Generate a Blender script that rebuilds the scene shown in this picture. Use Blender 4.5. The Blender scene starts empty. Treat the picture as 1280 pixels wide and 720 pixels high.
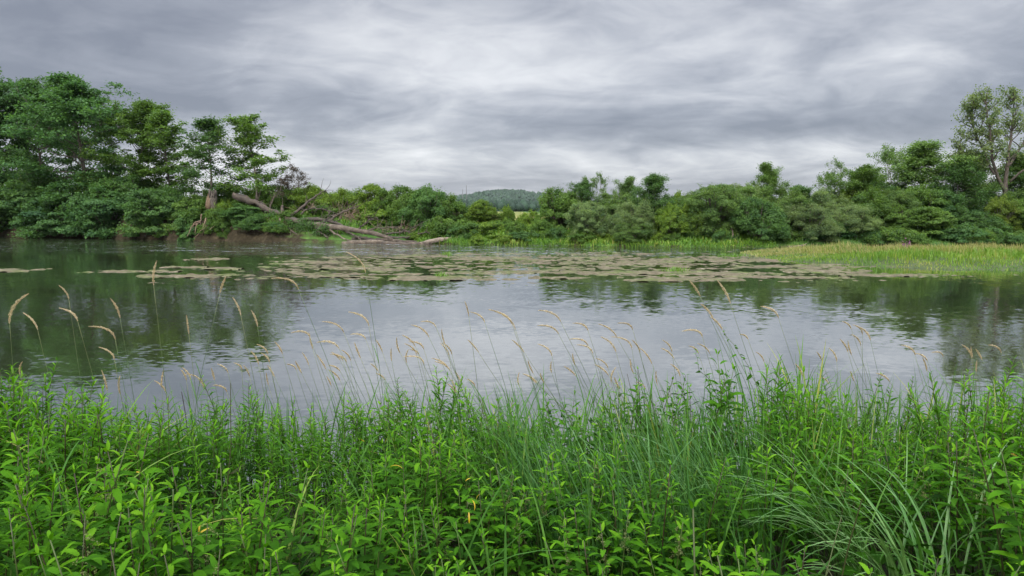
import bpy, math, random
import numpy as np
from mathutils import Vector, Matrix

R = np.random.default_rng(7)
random.seed(7)
scene = bpy.context.scene
COL = scene.collection
rad = math.radians

# ------------------------------------------------------------------ camera
F = 853.33
HOR = 263.0
CAMZ = 3.0
PITCH = math.atan((360 - HOR) / F)
cam_d = bpy.data.cameras.new("camera")
cam_d.lens = 24.0
cam_d.sensor_width = 36.0
cam_d.clip_end = 20000
cam_d.clip_start = 0.05
cam = bpy.data.objects.new("camera", cam_d)
cam.location = (0, 0, CAMZ)
cam.rotation_euler = (math.pi / 2 - PITCH, 0, 0)
COL.objects.link(cam)
scene.camera = cam

_fw = np.array([0, math.cos(PITCH), -math.sin(PITCH)])
_up = np.array([0, math.sin(PITCH), math.cos(PITCH)])
_rt = np.array([1.0, 0, 0])


def ray(px, py):
    return _fw + _rt * (px - 640) / F + _up * (360 - py) / F


def P(px, py, Y):
    d = ray(px, py)
    return np.array([0, 0, CAMZ]) + d * (Y / d[1])


def G(px, py, z=0.0):
    d = ray(px, py)
    return np.array([0, 0, CAMZ]) + d * ((z - CAMZ) / d[2])


def pxX(px, Y):
    return P(px, HOR, Y)[0]


# ------------------------------------------------------------------ geometry helpers
class Geo:
    def __init__(s):
        s.v, s.q, s.t, s.n = [], [], [], 0

    def add(s, v, q, t=0.5):
        v = np.asarray(v, float).reshape(-1, 3)
        s.v.append(v)
        s.q.append(np.asarray(q, np.int64).reshape(-1, 4) + s.n)
        s.t.append(np.full(len(v), t) if np.isscalar(t) else np.asarray(t, float))
        s.n += len(v)

    def arrays(s):
        if not s.v:
            return np.zeros((0, 3)), np.zeros((0, 4), int), np.zeros(0)
        return np.concatenate(s.v), np.concatenate(s.q), np.concatenate(s.t)

    def add_geo(s, arr, M, tshift=0.0):
        v, q, t = arr
        s.add(v @ M[:3, :3].T + M[:3, 3], q, np.clip(t + tshift, 0, 1))

    def mesh(s, name, mat, smooth=True):
        v, q, t = s.arrays()
        return mesh_from(name, v, q, t, mat, smooth)


def mesh_from(name, v, q, t, mat, smooth=True):
    me = bpy.data.meshes.new(name)
    me.vertices.add(len(v))
    me.vertices.foreach_set("co", v.astype(np.float32).ravel())
    me.loops.add(len(q) * 4)
    me.loops.foreach_set("vertex_index", q.astype(np.int32).ravel())
    me.polygons.add(len(q))
    me.polygons.foreach_set("loop_start", np.arange(0, len(q) * 4, 4, dtype=np.int32))
    me.polygons.foreach_set("use_smooth", np.full(len(q), smooth))
    a = me.attributes.new("tint", "FLOAT", "POINT")
    a.data.foreach_set("value", t.astype(np.float32))
    me.materials.append(mat)
    me.update(calc_edges=True)
    return me


def link(name, data, parent=None, **props):
    o = bpy.data.objects.new(name, data)
    COL.objects.link(o)
    if parent:
        o.parent = parent
    for k, v in props.items():
        o[k] = v
    return o


def thing(name, label, cat, loc=(0, 0, 0), group=None):
    o = link(name, None, label=label, category=cat)
    o.empty_display_size = 0.2
    o.location = loc
    if group:
        o["group"] = group
    return o


def copy_tree(src, parent=None):
    c = src.copy()
    COL.objects.link(c)
    if parent:
        c.parent = parent
    for ch in list(src.children):
        copy_tree(ch, c)
    return c


def nrm(a):
    a = np.asarray(a, float)
    return a / np.maximum(np.linalg.norm(a, axis=-1, keepdims=True), 1e-9)


def tube(g, pts, rads, sides=6, t=0.5, rough=0.0):
    pts = np.asarray(pts, float)
    n = len(pts)
    rads = np.broadcast_to(np.asarray(rads, float), (n,))
    tan = nrm(np.gradient(pts, axis=0))
    ref = np.array([0.31, 0.17, 0.93]) if abs(tan[0][2]) < 0.8 else np.array([0.95, 0.2, 0.1])
    a = nrm(np.cross(tan, ref))
    b = np.cross(tan, a)
    ang = np.linspace(0, 2 * math.pi, sides, endpoint=False)
    rr = rads[:, None] * (1 + (R.normal(0, rough, (n, sides)) if rough else 0))
    v = pts[:, None, :] + rr[:, :, None] * (np.cos(ang)[None, :, None] * a[:, None, :] + np.sin(ang)[None, :, None] * b[:, None, :])
    q = []
    for i in range(n - 1):
        for k in range(sides):
            k2 = (k + 1) % sides
            q.append((i * sides + k, i * sides + k2, (i + 1) * sides + k2, (i + 1) * sides + k))
    # caps: collapse into quads fanned over a centre vertex
    vv = v.reshape(-1, 3)
    c0, c1 = len(vv), len(vv) + 1
    vv = np.vstack([vv, pts[0], pts[-1]])
    if sides % 2 == 0:
        for k in range(0, sides, 2):
            q.append((c0, (k + 2) % sides, (k + 1) % sides, k))
            o = (n - 1) * sides
            q.append((c1, o + k, o + (k + 1) % sides, o + (k + 2) % sides))
    g.add(vv, q, t)


def smooth_path(ctrl, n=10, wob=0.0):
    """Catmull-Rom through control points"""
    c = np.asarray(ctrl, float)
    c = np.vstack([2 * c[0] - c[1], c, 2 * c[-1] - c[-2]])
    out = []
    m = len(c) - 3
    for u in np.linspace(0, m - 1e-6, n):
        i = int(u)
        f = u - i
        p0, p1, p2, p3 = c[i:i + 4]
        out.append(0.5 * ((2 * p1) + (-p0 + p2) * f + (2 * p0 - 5 * p1 + 4 * p2 - p3) * f * f + (-p0 + 3 * p1 - 3 * p2 + p3) * f ** 3))
    out = np.array(out)
    if wob:
        out[1:-1] += R.normal(0, wob, out[1:-1].shape)
    return out


def branch(p, d, L, up=0.0, wob=0.08, n=6):
    pts = [np.asarray(p, float)]
    d = nrm(d)
    for i in range(n - 1):
        d = nrm(d + np.array([0, 0, up / (n - 1)]) + R.normal(0, wob, 3))
        pts.append(pts[-1] + d * L / (n - 1))
    return np.array(pts)


def leaf_quads(g, p, nv, dv, L, W, t, droop=0.0):
    """rhombic leaves; p (N,3), normals, directions"""
    N = len(p)
    nv = nrm(nv)
    dv = nrm(dv - nv * np.sum(dv * nv, 1, keepdims=True))
    sv = np.cross(nv, dv)
    L = np.broadcast_to(np.asarray(L, float), (N,))[:, None]
    W = np.broadcast_to(np.asarray(W, float), (N,))[:, None]
    a = p - dv * L * 0.5
    c = p + dv * L * 0.5 - nv * L * droop
    b = p + sv * W * 0.5 + nv * W * 0.12
    d = p - sv * W * 0.5 + nv * W * 0.12
    v = np.stack([a, b, c, d], 1).reshape(-1, 3)
    q = np.arange(N * 4).reshape(-1, 4)
    g.add(v, q, np.repeat(np.broadcast_to(np.asarray(t, float), (N,)), 4))


def blades(g, p, az, lean, curl, L, W, segs=5, t=0.5, fold=0.0):
    """grass blades; all args arrays of N"""
    N = len(p)
    f = lambda x: np.broadcast_to(np.asarray(x, float), (N,))
    az, lean, curl, L, W, t = map(f, (az, lean, curl, L, W, t))
    hd = np.stack([np.cos(az), np.sin(az), np.zeros(N)], 1)
    sd = np.stack([-np.sin(az), np.cos(az), np.zeros(N)], 1)
    z = np.array([0, 0, 1.0])
    cur = p.copy()
    rows = []
    k = 3 if fold else 2
    for i in range(segs + 1):
        s = i / segs
        a = lean + curl * s ** 1.4
        w = W * (0.55 + 0.9 * s) * np.clip(1.02 - s ** 2.2, 0.03, 1)
        if fold:
            nv = -np.cos(a)[:, None] * hd + np.sin(a)[:, None] * z
            off = nv * (fold * w[:, None] * 0.5)
            rows += [cur - sd * w[:, None] / 2 + off, cur, cur + sd * w[:, None] / 2 + off]
        else:
            rows += [cur - sd * w[:, None] / 2, cur + sd * w[:, None] / 2]
        cur = cur + (np.sin(a)[:, None] * hd + np.cos(a)[:, None] * z) * (L / segs)[:, None]
    v = np.stack(rows, 1)
    m = v.shape[1]
    q = []
    for i in range(segs):
        for c in range(k - 1):
            q.append((i * k + c, i * k + c + 1, (i + 1) * k + c + 1, (i + 1) * k + c))
    q = np.array(q)
    q = (q[None] + (np.arange(N) * m)[:, None, None]).reshape(-1, 4)
    g.add(v.reshape(-1, 3), q, np.repeat(t, m))


def rotM(az, tilt=0.0, s=1.0, loc=(0, 0, 0), taz=0.0):
    M = Matrix.Translation(loc) @ Matrix.Rotation(tilt, 4, (math.cos(taz), math.sin(taz), 0)) @ Matrix.Rotation(az, 4, "Z") @ Matrix.Diagonal((s, s, s, 1))
    return np.array(M)


# smooth value noise for terrain
def vnoise(x, y, sc, seed=0):
    r = np.random.default_rng(seed).random((64, 64))
    x = np.asarray(x, float) / sc
    y = np.asarray(y, float) / sc
    xi, yi = np.floor(x).astype(int), np.floor(y).astype(int)
    fx, fy = x - xi, y - yi
    fx, fy = fx * fx * (3 - 2 * fx), fy * fy * (3 - 2 * fy)
    g = lambda i, j: r[i % 64, j % 64]
    return (g(xi, yi) * (1 - fx) + g(xi + 1, yi) * fx) * (1 - fy) + (g(xi, yi + 1) * (1 - fx) + g(xi + 1, yi + 1) * fx) * fy


def sstep(a, b, x):
    t = np.clip((np.asarray(x, float) - a) / (b - a), 0, 1)
    return t * t * (3 - 2 * t)


# ------------------------------------------------------------------ materials
class NT:
    def __init__(s, mat):
        mat.use_nodes = True
        s.nt = mat.node_tree
        s.nt.nodes.clear()
        s.out = s.n("ShaderNodeOutputMaterial")

    def n(s, typ, **kw):
        nd = s.nt.nodes.new(typ)
        ins = kw.pop("ins", {})
        for k, v in kw.items():
            setattr(nd, k, v)
        for k, v in ins.items():
            s.set(nd, k, v)
        return nd

    def set(s, nd, k, v):
        sock = nd.inputs[k]
        if hasattr(v, "bl_idname") or isinstance(v, bpy.types.NodeSocket):
            s.nt.links.new(v if isinstance(v, bpy.types.NodeSocket) else v.outputs[0], sock)
        else:
            if sock.type == "RGBA" and len(v) == 3:
                v = (*v, 1)
            sock.default_value = v

    def ramp(s, fac, stops, interp="LINEAR"):
        nd = s.n("ShaderNodeValToRGB")
        nd.color_ramp.interpolation = interp
        e = nd.color_ramp.elements
        while len(e) < len(stops):
            e.new(0.5)
        for el, (p, c) in zip(e, stops):
            el.position = p
            el.color = (*c, 1) if len(c) == 3 else c
        s.set(nd, "Fac", fac)
        return nd.outputs["Color"]

    def math(s, op, a, b=0.0, c=0.0, clamp=False):
        nd = s.n("ShaderNodeMath", operation=op, use_clamp=clamp)
        for i, v in enumerate((a, b, c)):
            s.set(nd, i, v)
        return nd.outputs[0]

    def mix(s, fac, a, b, blend="MIX"):
        nd = s.n("ShaderNodeMix", data_type="RGBA", blend_type=blend)
        s.set(nd, 0, fac)
        s.set(nd, 6, a)
        s.set(nd, 7, b)
        return nd.outputs[2]

    def noise(s, vec, scale, detail=4, rough=0.55, dist=0.0, dim="3D"):
        nd = s.n("ShaderNodeTexNoise", noise_dimensions=dim)
        s.set(nd, "Vector", vec)
        for k, v in (("Scale", scale), ("Detail", detail), ("Roughness", rough), ("Distortion", dist)):
            s.set(nd, k, v)
        return nd.outputs["Fac"]

    def mapping(s, vec, scale=(1, 1, 1), loc=(0, 0, 0), rot=(0, 0, 0)):
        nd = s.n("ShaderNodeMapping")
        s.set(nd, "Vector", vec)
        nd.inputs["Scale"].default_value = scale
        nd.inputs["Location"].default_value = loc
        nd.inputs["Rotation"].default_value = rot
        return nd.outputs[0]


def foliage_mat(name, ramp, transl=0.35, rough=0.45, spec=0.35, var=0.25, objcolor=False, tcol=(1.0, 1.05, 0.45)):
    m = bpy.data.materials.new(name)
    t = NT(m)
    tint = t.n("ShaderNodeAttribute", attribute_name="tint").outputs["Fac"]
    info = t.n("ShaderNodeObjectInfo")
    geo = t.n("ShaderNodeNewGeometry")
    f = t.math("ADD", tint, t.math("MULTIPLY", t.math("SUBTRACT", info.outputs["Random"], 0.5), var), clamp=True)
    if objcolor:
        lo = t.mix(1.0, info.outputs["Color"], (0.55, 0.62, 0.75), "MULTIPLY")
        hi = t.mix(1.0, info.outputs["Color"], (1.55, 1.35, 1.1), "MULTIPLY")
        col = t.mix(f, lo, hi)
    else:
        col = t.ramp(f, ramp)
    col = t.mix(0.5, col, t.mix(t.noise(geo.outputs["Position"], 0.9 if objcolor else 14.0, 3), (0.45, 0.5, 0.5), (1.45, 1.4, 1.3)), "MULTIPLY")
    pr = t.n("ShaderNodeBsdfPrincipled")
    t.set(pr, "Base Color", col)
    pr.inputs["Roughness"].default_value = rough
    pr.inputs["Specular IOR Level"].default_value = spec
    tr = t.n("ShaderNodeBsdfTranslucent")
    t.set(tr, "Color", t.mix(1.0, col, tcol, "MULTIPLY"))
    mx = t.n("ShaderNodeMixShader")
    mx.inputs[0].default_value = transl
    t.set(mx, 1, pr.outputs[0])
    t.set(mx, 2, tr.outputs[0])
    t.set(t.out, "Surface", mx.outputs[0])
    return m


def surf_mat(name, stops, scale=3.0, rough=0.8, bump=0.4, bscale=None, detail=6, stretch=(1, 1, 1), usetint=0.0, spec=0.3, coord="pos"):
    m = bpy.data.materials.new(name)
    t = NT(m)
    if coord == "pos":
        vec = t.n("ShaderNodeNewGeometry").outputs["Position"]
    else:
        vec = t.n("ShaderNodeTexCoord").outputs["Object"]
    vec = t.mapping(vec, stretch)
    nz = t.noise(vec, scale, detail, 0.6)
    fac = nz
    if usetint:
        tint = t.n("ShaderNodeAttribute", attribute_name="tint").outputs["Fac"]
        fac = t.math("ADD", nz, t.math("MULTIPLY", t.math("SUBTRACT", tint, 0.5), usetint), clamp=True)
    col = t.ramp(fac, stops)
    pr = t.n("ShaderNodeBsdfPrincipled")
    t.set(pr, "Base Color", col)
    pr.inputs["Roughness"].default_value = rough
    pr.inputs["Specular IOR Level"].default_value = spec
    if bump:
        bp = t.n("ShaderNodeBump")
        bp.inputs["Strength"].default_value = bump
        bp.inputs["Distance"].default_value = 0.05
        t.set(bp, "Height", t.noise(vec, bscale or scale * 4, 6, 0.65))
        t.set(pr, "Normal", bp.outputs[0])
    t.set(t.out, "Surface", pr.outputs[0])
    return m


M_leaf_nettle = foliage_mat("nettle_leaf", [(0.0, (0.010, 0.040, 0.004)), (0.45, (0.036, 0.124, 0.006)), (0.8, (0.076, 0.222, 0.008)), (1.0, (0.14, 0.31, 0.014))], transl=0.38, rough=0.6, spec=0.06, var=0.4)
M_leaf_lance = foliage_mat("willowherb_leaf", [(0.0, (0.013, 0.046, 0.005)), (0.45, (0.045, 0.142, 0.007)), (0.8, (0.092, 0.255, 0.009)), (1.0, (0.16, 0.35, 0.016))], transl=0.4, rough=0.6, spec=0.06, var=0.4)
M_stem = foliage_mat("plant_stem", [(0.0, (0.035, 0.02, 0.012)), (0.5, (0.05, 0.06, 0.018)), (1.0, (0.09, 0.16, 0.03))], transl=0.05)
M_yellow = foliage_mat("yellowed_leaf", [(0.0, (0.45, 0.30, 0.02)), (1.0, (0.62, 0.46, 0.03))], transl=0.3)
M_grass = foliage_mat("grass_blade", [(0.0, (0.025, 0.08, 0.014)), (0.5, (0.055, 0.155, 0.022)), (0.85, (0.11, 0.24, 0.035)), (1.0, (0.30, 0.32, 0.08))], transl=0.35, rough=0.5, spec=0.12, tcol=(1.0, 1.0, 0.5))
M_sedge = foliage_mat("sedge_blade", [(0.0, (0.022, 0.08, 0.018)), (0.6, (0.06, 0.165, 0.035)), (1.0, (0.16, 0.29, 0.095))], transl=0.25, rough=0.42, spec=0.3, tcol=(1.0, 1.0, 0.6))
M_seed = foliage_mat("seed_husk", [(0.0, (0.34, 0.25, 0.14)), (0.5, (0.56, 0.46, 0.28)), (1.0, (0.72, 0.63, 0.45))], transl=0.3, rough=0.7, spec=0.2, tcol=(1, 0.9, 0.7))
M_stalk = foliage_mat("grass_stalk", [(0.0, (0.05, 0.10, 0.035)), (0.6, (0.09, 0.16, 0.06)), (1.0, (0.25, 0.25, 0.10))], transl=0.1, tcol=(1, 1, 0.7))
M_fol = foliage_mat("tree_foliage", None, transl=0.4, rough=0.55, spec=0.15, var=0.1, objcolor=True, tcol=(1.05, 1.1, 0.5))
M_bank_grass = foliage_mat("far_bank_grass", [(0.0, (0.035, 0.09, 0.014)), (0.5, (0.085, 0.20, 0.02)), (0.85, (0.19, 0.31, 0.035)), (1.0, (0.34, 0.34, 0.09))], transl=0.3, rough=0.5)
M_dry = foliage_mat("dry_grass", [(0.0, (0.20, 0.22, 0.06)), (0.5, (0.39, 0.37, 0.15)), (1.0, (0.58, 0.53, 0.28))], transl=0.3, rough=0.6, tcol=(1, 0.95, 0.7))
M_bark = surf_mat("grey_brown_bark", [(0.3, (0.045, 0.035, 0.028)), (0.7, (0.15, 0.125, 0.10))], 4.0, 0.85, 0.6, stretch=(3, 3, 0.6), coord="obj")
M_deadwood = surf_mat("weathered_dead_wood", [(0.25, (0.05, 0.043, 0.036)), (0.55, (0.088, 0.068, 0.05)), (0.85, (0.235, 0.19, 0.145))], 2.5, 0.8, 0.7, usetint=0.5)
M_split = surf_mat("fresh_split_wood", [(0.3, (0.09, 0.06, 0.038)), (0.7, (0.20, 0.135, 0.085))], 5.0, 0.8, 0.5, stretch=(3, 3, 0.5))
M_near_soil = surf_mat("damp_bank_soil", [(0.3, (0.015, 0.018, 0.008)), (0.7, (0.045, 0.045, 0.02))], 5.0, 0.9, 0.6)
def weed_material():
    m = bpy.data.materials.new("floating_weed")
    t = NT(m)
    pos = t.n("ShaderNodeNewGeometry").outputs["Position"]
    a = t.noise(pos, 3.0, 8, 0.7)
    col = t.ramp(a, [(0.30, (0.035, 0.04, 0.018)), (0.44, (0.085, 0.075, 0.042)), (0.57, (0.15, 0.13, 0.082)), (0.74, (0.33, 0.30, 0.22))])
    gm = t.n("ShaderNodeMapRange", ins={0: t.noise(pos, 0.8, 5, 0.6), 1: 0.48, 2: 0.64})
    col = t.mix(gm.outputs[0], col, t.ramp(a, [(0.3, (0.03, 0.05, 0.012)), (0.7, (0.14, 0.17, 0.05))]))
    br = t.n("ShaderNodeMapRange", ins={0: t.noise(pos, 0.35, 4, 0.6), 1: 0.45, 2: 0.65})
    col = t.mix(t.math("MULTIPLY", br.outputs[0], 0.6), col, (0.125, 0.098, 0.066))
    pr = t.n("ShaderNodeBsdfPrincipled")
    t.set(pr, "Base Color", col)
    pr.inputs["Roughness"].default_value = 0.75
    pr.inputs["Specular IOR Level"].default_value = 0.12
    bp = t.n("ShaderNodeBump")
    bp.inputs["Strength"].default_value = 0.8
    bp.inputs["Distance"].default_value = 0.04
    t.set(bp, "Height", t.noise(pos, 14.0, 6, 0.65))
    t.set(pr, "Normal", bp.outputs[0])
    t.set(t.out, "Surface", pr.outputs[0])
    return m


M_mat = weed_material()
M_root = surf_mat("bank_root", [(0.3, (0.10, 0.065, 0.04)), (0.7, (0.26, 0.19, 0.13))], 5.0, 0.85, 0.4)
M_purple = foliage_mat("purple_flower", [(0.0, (0.25, 0.06, 0.25)), (1.0, (0.40, 0.13, 0.36))], transl=0.3)
M_pole = surf_mat("grey_pole", [(0.3, (0.10, 0.10, 0.10)), (0.7, (0.14, 0.14, 0.14))], 1.0, 0.6, 0)


def bank_material():
    m = bpy.data.materials.new("far_bank_ground")
    t = NT(m)
    geo = t.n("ShaderNodeNewGeometry")
    pos = geo.outputs["Position"]
    sx = t.n("ShaderNodeSeparateXYZ", ins={0: geo.outputs["Normal"]})
    soil = t.ramp(t.noise(pos, 1.6, 8, 0.65), [(0.3, (0.018, 0.014, 0.008)), (0.55, (0.042, 0.034, 0.02)), (0.75, (0.095, 0.075, 0.045))])
    grass = t.ramp(t.noise(pos, 0.7, 8, 0.65), [(0.3, (0.035, 0.085, 0.02)), (0.6, (0.08, 0.15, 0.03)), (0.8, (0.18, 0.20, 0.06))])
    fl = t.math("ADD", sx.outputs["Z"], t.math("MULTIPLY", t.math("SUBTRACT", t.noise(pos, 0.9, 5), 0.5), 0.35))
    k = t.n("ShaderNodeMapRange", ins={0: fl, 1: 0.80, 2: 0.92})
    pr = t.n("ShaderNodeBsdfPrincipled")
    t.set(pr, "Base Color", t.mix(k.outputs[0], soil, grass))
    pr.inputs["Roughness"].default_value = 0.95
    pr.inputs["Specular IOR Level"].default_value = 0.08
    bp = t.n("ShaderNodeBump")
    bp.inputs["Strength"].default_value = 0.9
    bp.inputs["Distance"].default_value = 0.15
    t.set(bp, "Height", t.noise(pos, 3.0, 6))
    t.set(pr, "Normal", bp.outputs[0])
    t.set(t.out, "Surface", pr.outputs[0])
    return m


M_bank = bank_material()
M_field = surf_mat("ripe_field", [(0.3, (0.09, 0.12, 0.025)), (0.5, (0.15, 0.16, 0.035)), (0.75, (0.21, 0.195, 0.055))], 0.12, 0.9, 0.3, 2.0)
M_hill = surf_mat("wooded_hill", [(0.35, (0.025, 0.055, 0.022)), (0.6, (0.05, 0.10, 0.035)), (0.72, (0.10, 0.16, 0.06))], 0.006, 0.9, 0.0)
M_island = surf_mat("island_silt", [(0.3, (0.03, 0.05, 0.015)), (0.6, (0.06, 0.08, 0.025)), (0.8, (0.11, 0.10, 0.05))], 1.2, 0.9, 0.4)


def water_material():
    m = bpy.data.materials.new("river_water")
    t = NT(m)
    geo = t.n("ShaderNodeNewGeometry")
    pos = geo.outputs["Position"]
    sp = t.n("ShaderNodeSeparateXYZ", ins={0: pos})
    # wavelet slopes are given directly (independent of viewing distance); quick rough water along the far bank
    y = t.math("ADD", sp.outputs["Y"], t.math("MULTIPLY", sp.outputs["X"], 0.12))
    far = t.n("ShaderNodeMapRange", interpolation_type="SMOOTHSTEP", ins={0: y, 1: 41.0, 2: 49.0})
    patch = t.noise(t.mapping(pos, (0.10, 0.28, 1)), 1.0, 5, 0.62)
    pm = t.n("ShaderNodeMapRange", ins={0: patch, 1: 0.40, 2: 0.68})
    streak = t.noise(t.mapping(pos, (0.22, 0.9, 1)), 1.0, 4, 0.6)
    sm = t.n("ShaderNodeMapRange", ins={0: streak, 1: 0.38, 2: 0.62, 3: 0.15, 4: 1.0})
    amp = t.math("ADD", t.math("MULTIPLY", t.math("MULTIPLY", far.outputs[0], sm.outputs[0]), 2.4), t.math("MULTIPLY", pm.outputs[0], 0.155))
    amp = t.math("ADD", amp, 0.045)

    def slope(vec, scale, det, k):
        nd = t.n("ShaderNodeTexNoise")
        t.set(nd, "Vector", vec)
        nd.inputs["Scale"].default_value = scale
        nd.inputs["Detail"].default_value = det
        a = t.n("ShaderNodeVectorMath", operation="SUBTRACT")
        t.set(a, 0, nd.outputs["Color"])
        a.inputs[1].default_value = (0.5, 0.5, 0.5)
        b = t.n("ShaderNodeVectorMath", operation="SCALE")
        t.set(b, 0, a.outputs[0])
        b.inputs["Scale"].default_value = k
        return b.outputs[0]

    sa = slope(t.mapping(pos, (1.0, 1.7, 1), rot=(0, 0, 0.2)), 5.0, 3, 0.75)
    sb = slope(t.mapping(pos, (0.8, 1.5, 1), rot=(0, 0, -0.2)), 1.3, 2, 0.35)
    add = t.n("ShaderNodeVectorMath", operation="ADD", ins={0: sa, 1: sb})
    sc2 = t.n("ShaderNodeVectorMath", operation="SCALE", ins={0: add.outputs[0], "Scale": amp})
    fl = t.n("ShaderNodeVectorMath", operation="MULTIPLY", ins={0: sc2.outputs[0]})
    fl.inputs[1].default_value = (1, 1, 0)
    up = t.n("ShaderNodeVectorMath", operation="ADD", ins={0: fl.outputs[0]})
    up.inputs[1].default_value = (0, 0, 1)
    bp = t.n("ShaderNodeVectorMath", operation="NORMALIZE", ins={0: up.outputs[0]})
    body = t.n("ShaderNodeBsdfDiffuse")
    t.set(body, "Color", t.ramp(t.noise(pos, 0.15, 3), [(0.3, (0.018, 0.024, 0.012)), (0.7, (0.035, 0.04, 0.02))]))
    gl = t.n("ShaderNodeBsdfGlossy")
    gl.inputs["Roughness"].default_value = 0.04
    gl.inputs["Color"].default_value = (0.97, 0.98, 1.0, 1)
    t.set(gl, "Normal", bp.outputs[0])
    fr = t.n("ShaderNodeFresnel")
    fr.inputs["IOR"].default_value = 1.7
    t.set(fr, "Normal", bp.outputs[0])
    mx = t.n("ShaderNodeMixShader")
    t.set(mx, 0, t.math("ADD", t.math("MULTIPLY", fr.outputs[0], 0.54), 0.46, clamp=True))
    t.set(mx, 1, body.outputs[0])
    t.set(mx, 2, gl.outputs[0])
    t.set(t.out, "Surface", mx.outputs[0])
    return m


M_water = water_material()

# ------------------------------------------------------------------ world
SUN_EL, SUN_AZ = rad(44), rad(198)      # azimuth measured clockwise from +Y (behind and left of the camera)
w = bpy.data.worlds.new("World")
scene.world = w
w.use_nodes = True
wt = NT.__new__(NT)
wt.nt = w.node_tree
wt.nt.nodes.clear()
wo = wt.n("ShaderNodeOutputWorld")
sky = wt.n("ShaderNodeTexSky", sky_type="NISHITA", sun_disc=False)
sky.sun_elevation = SUN_EL
sky.sun_rotation = SUN_AZ
tc = wt.n("ShaderNodeTexCoord")
sp = wt.n("ShaderNodeSeparateXYZ", ins={0: tc.outputs["Generated"]})
zc = wt.math("MAXIMUM", sp.outputs["Z"], 0.0)
zz = wt.math("ADD", zc, 0.20)
cx = wt.math("DIVIDE", sp.outputs["X"], zz)
cy = wt.math("DIVIDE", sp.outputs["Y"], zz)
cv = wt.n("ShaderNodeCombineXYZ", ins={0: cx, 1: cy, 2: 0.0}).outputs[0]
big = wt.noise(wt.mapping(cv, (0.5, 0.62, 1), (-9.9, -2.4, 0), (0, 0, 0.35)), 1.0, 4, 0.5, 0.8)
mid = wt.noise(wt.mapping(cv, (1.0, 1.35, 1), (0.7, 17.9, 0), (0, 0, 0.3)), 1.0, 7, 0.55, 0.9)
fine = wt.noise(wt.mapping(cv, (3.6, 4.0, 1), (7.7, 2.3, 0), (0, 0, 0.1)), 1.0, 7, 0.6, 0.6)
cl = wt.math("ADD", wt.math("ADD", wt.math("MULTIPLY", big, 0.42), wt.math("MULTIPLY", mid, 0.38)), wt.math("MULTIPLY", fine, 0.20))


def bank_of_cloud(x0, sx, z0, sz, k, tilt=0.0):
    """one broad lighter or darker mass of cloud around a direction of the sky"""
    dx = wt.math("DIVIDE", wt.math("SUBTRACT", sp.outputs["X"], x0), sx)
    dz = wt.math("DIVIDE", wt.math("SUBTRACT", wt.math("ADD", sp.outputs["Z"], wt.math("MULTIPLY", sp.outputs["X"], tilt)), z0), sz)
    e = wt.math("ADD", wt.math("MULTIPLY", dx, dx), wt.math("MULTIPLY", dz, dz))
    return wt.math("MULTIPLY", wt.math("EXPONENT", wt.math("MULTIPLY", e, -1.0)), k)


for args in ((0.08, 0.38, 0.205, 0.05, 0.055, 0.06), (0.25, 0.9, 0.125, 0.03, -0.07, 0.03), (-0.5, 0.32, 0.18, 0.10, -0.08, 0.1), (0.2, 0.8, 0.05, 0.025, 0.03), (0.6, 0.3, 0.26, 0.06, 0.02)):
    cl = wt.math("ADD", cl, bank_of_cloud(*args))
ccol = wt.ramp(cl, [(0.38, (1.15, 1.25, 1.52)), (0.46, (1.65, 1.76, 2.04)), (0.53, (2.45, 2.55, 2.8)), (0.60, (3.4, 3.47, 3.65)), (0.72, (4.9, 4.92, 5.0))])
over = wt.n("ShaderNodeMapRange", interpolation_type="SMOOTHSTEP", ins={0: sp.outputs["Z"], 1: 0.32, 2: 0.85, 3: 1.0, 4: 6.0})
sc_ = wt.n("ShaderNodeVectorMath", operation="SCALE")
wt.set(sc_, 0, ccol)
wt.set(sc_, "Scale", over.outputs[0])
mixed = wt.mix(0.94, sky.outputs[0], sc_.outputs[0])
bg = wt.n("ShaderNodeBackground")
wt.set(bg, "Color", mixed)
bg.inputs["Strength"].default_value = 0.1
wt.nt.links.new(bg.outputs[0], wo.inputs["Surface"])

sun_d = bpy.data.lights.new("sun", "SUN")
sun_d.energy = 1.5
sun_d.angle = rad(25)
sun_d.color = (1.0, 0.965, 0.91)
sun = bpy.data.objects.new("sun", sun_d)
COL.objects.link(sun)
sd = Vector((math.sin(SUN_AZ) * math.cos(SUN_EL), math.cos(SUN_AZ) * math.cos(SUN_EL), math.sin(SUN_EL)))
sun.rotation_euler = sd.to_track_quat("Z", "Y").to_euler()
sun.location = (0, -20, 40)

# ------------------------------------------------------------------ terrain
_sh = np.array([G(px, py)[:2] for px, py in ((0, 296), (120, 298), (240, 301), (330, 302.5), (430, 304), (570, 306), (700, 306.5), (860, 309), (1000, 308), (1280, 307))])
_shx = np.concatenate([[-1500, -300, -120], _sh[:, 0], [90, 200, 1500]])
_shy = np.concatenate([[260, 125, 90], _sh[:, 1], [60, 70, 200]])


def Yshore(x):
    x = np.asarray(x, float)
    return np.interp(x, _shx, _shy) + 2.6 * np.exp(-((x + 11) / 6.0) ** 2) + 0.8 * (vnoise(x, 0 * x, 4.0, 3) - 0.5) + 0.35 * np.sin(x * 1.7)


def zfar(x, y):
    x = np.asarray(x, float)
    y = np.asarray(y, float)
    d = y - Yshore(x)
    left = sstep(-8, -24, x)
    h = 1.65 + 0.85 * left
    run = 8.0 - 5.4 * sstep(-12, -26, x)
    z = np.where(d < 0, d * 0.35, h * sstep(-0.2, 1, d / run) ** 0.9 - 0.02)
    z = z + np.where(d > 0.3, (vnoise(x, y, 2.3, 5) - 0.5) * 0.35 * sstep(0.3, 2.5, d), 0)
    return np.maximum(z, -1.5)


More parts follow.
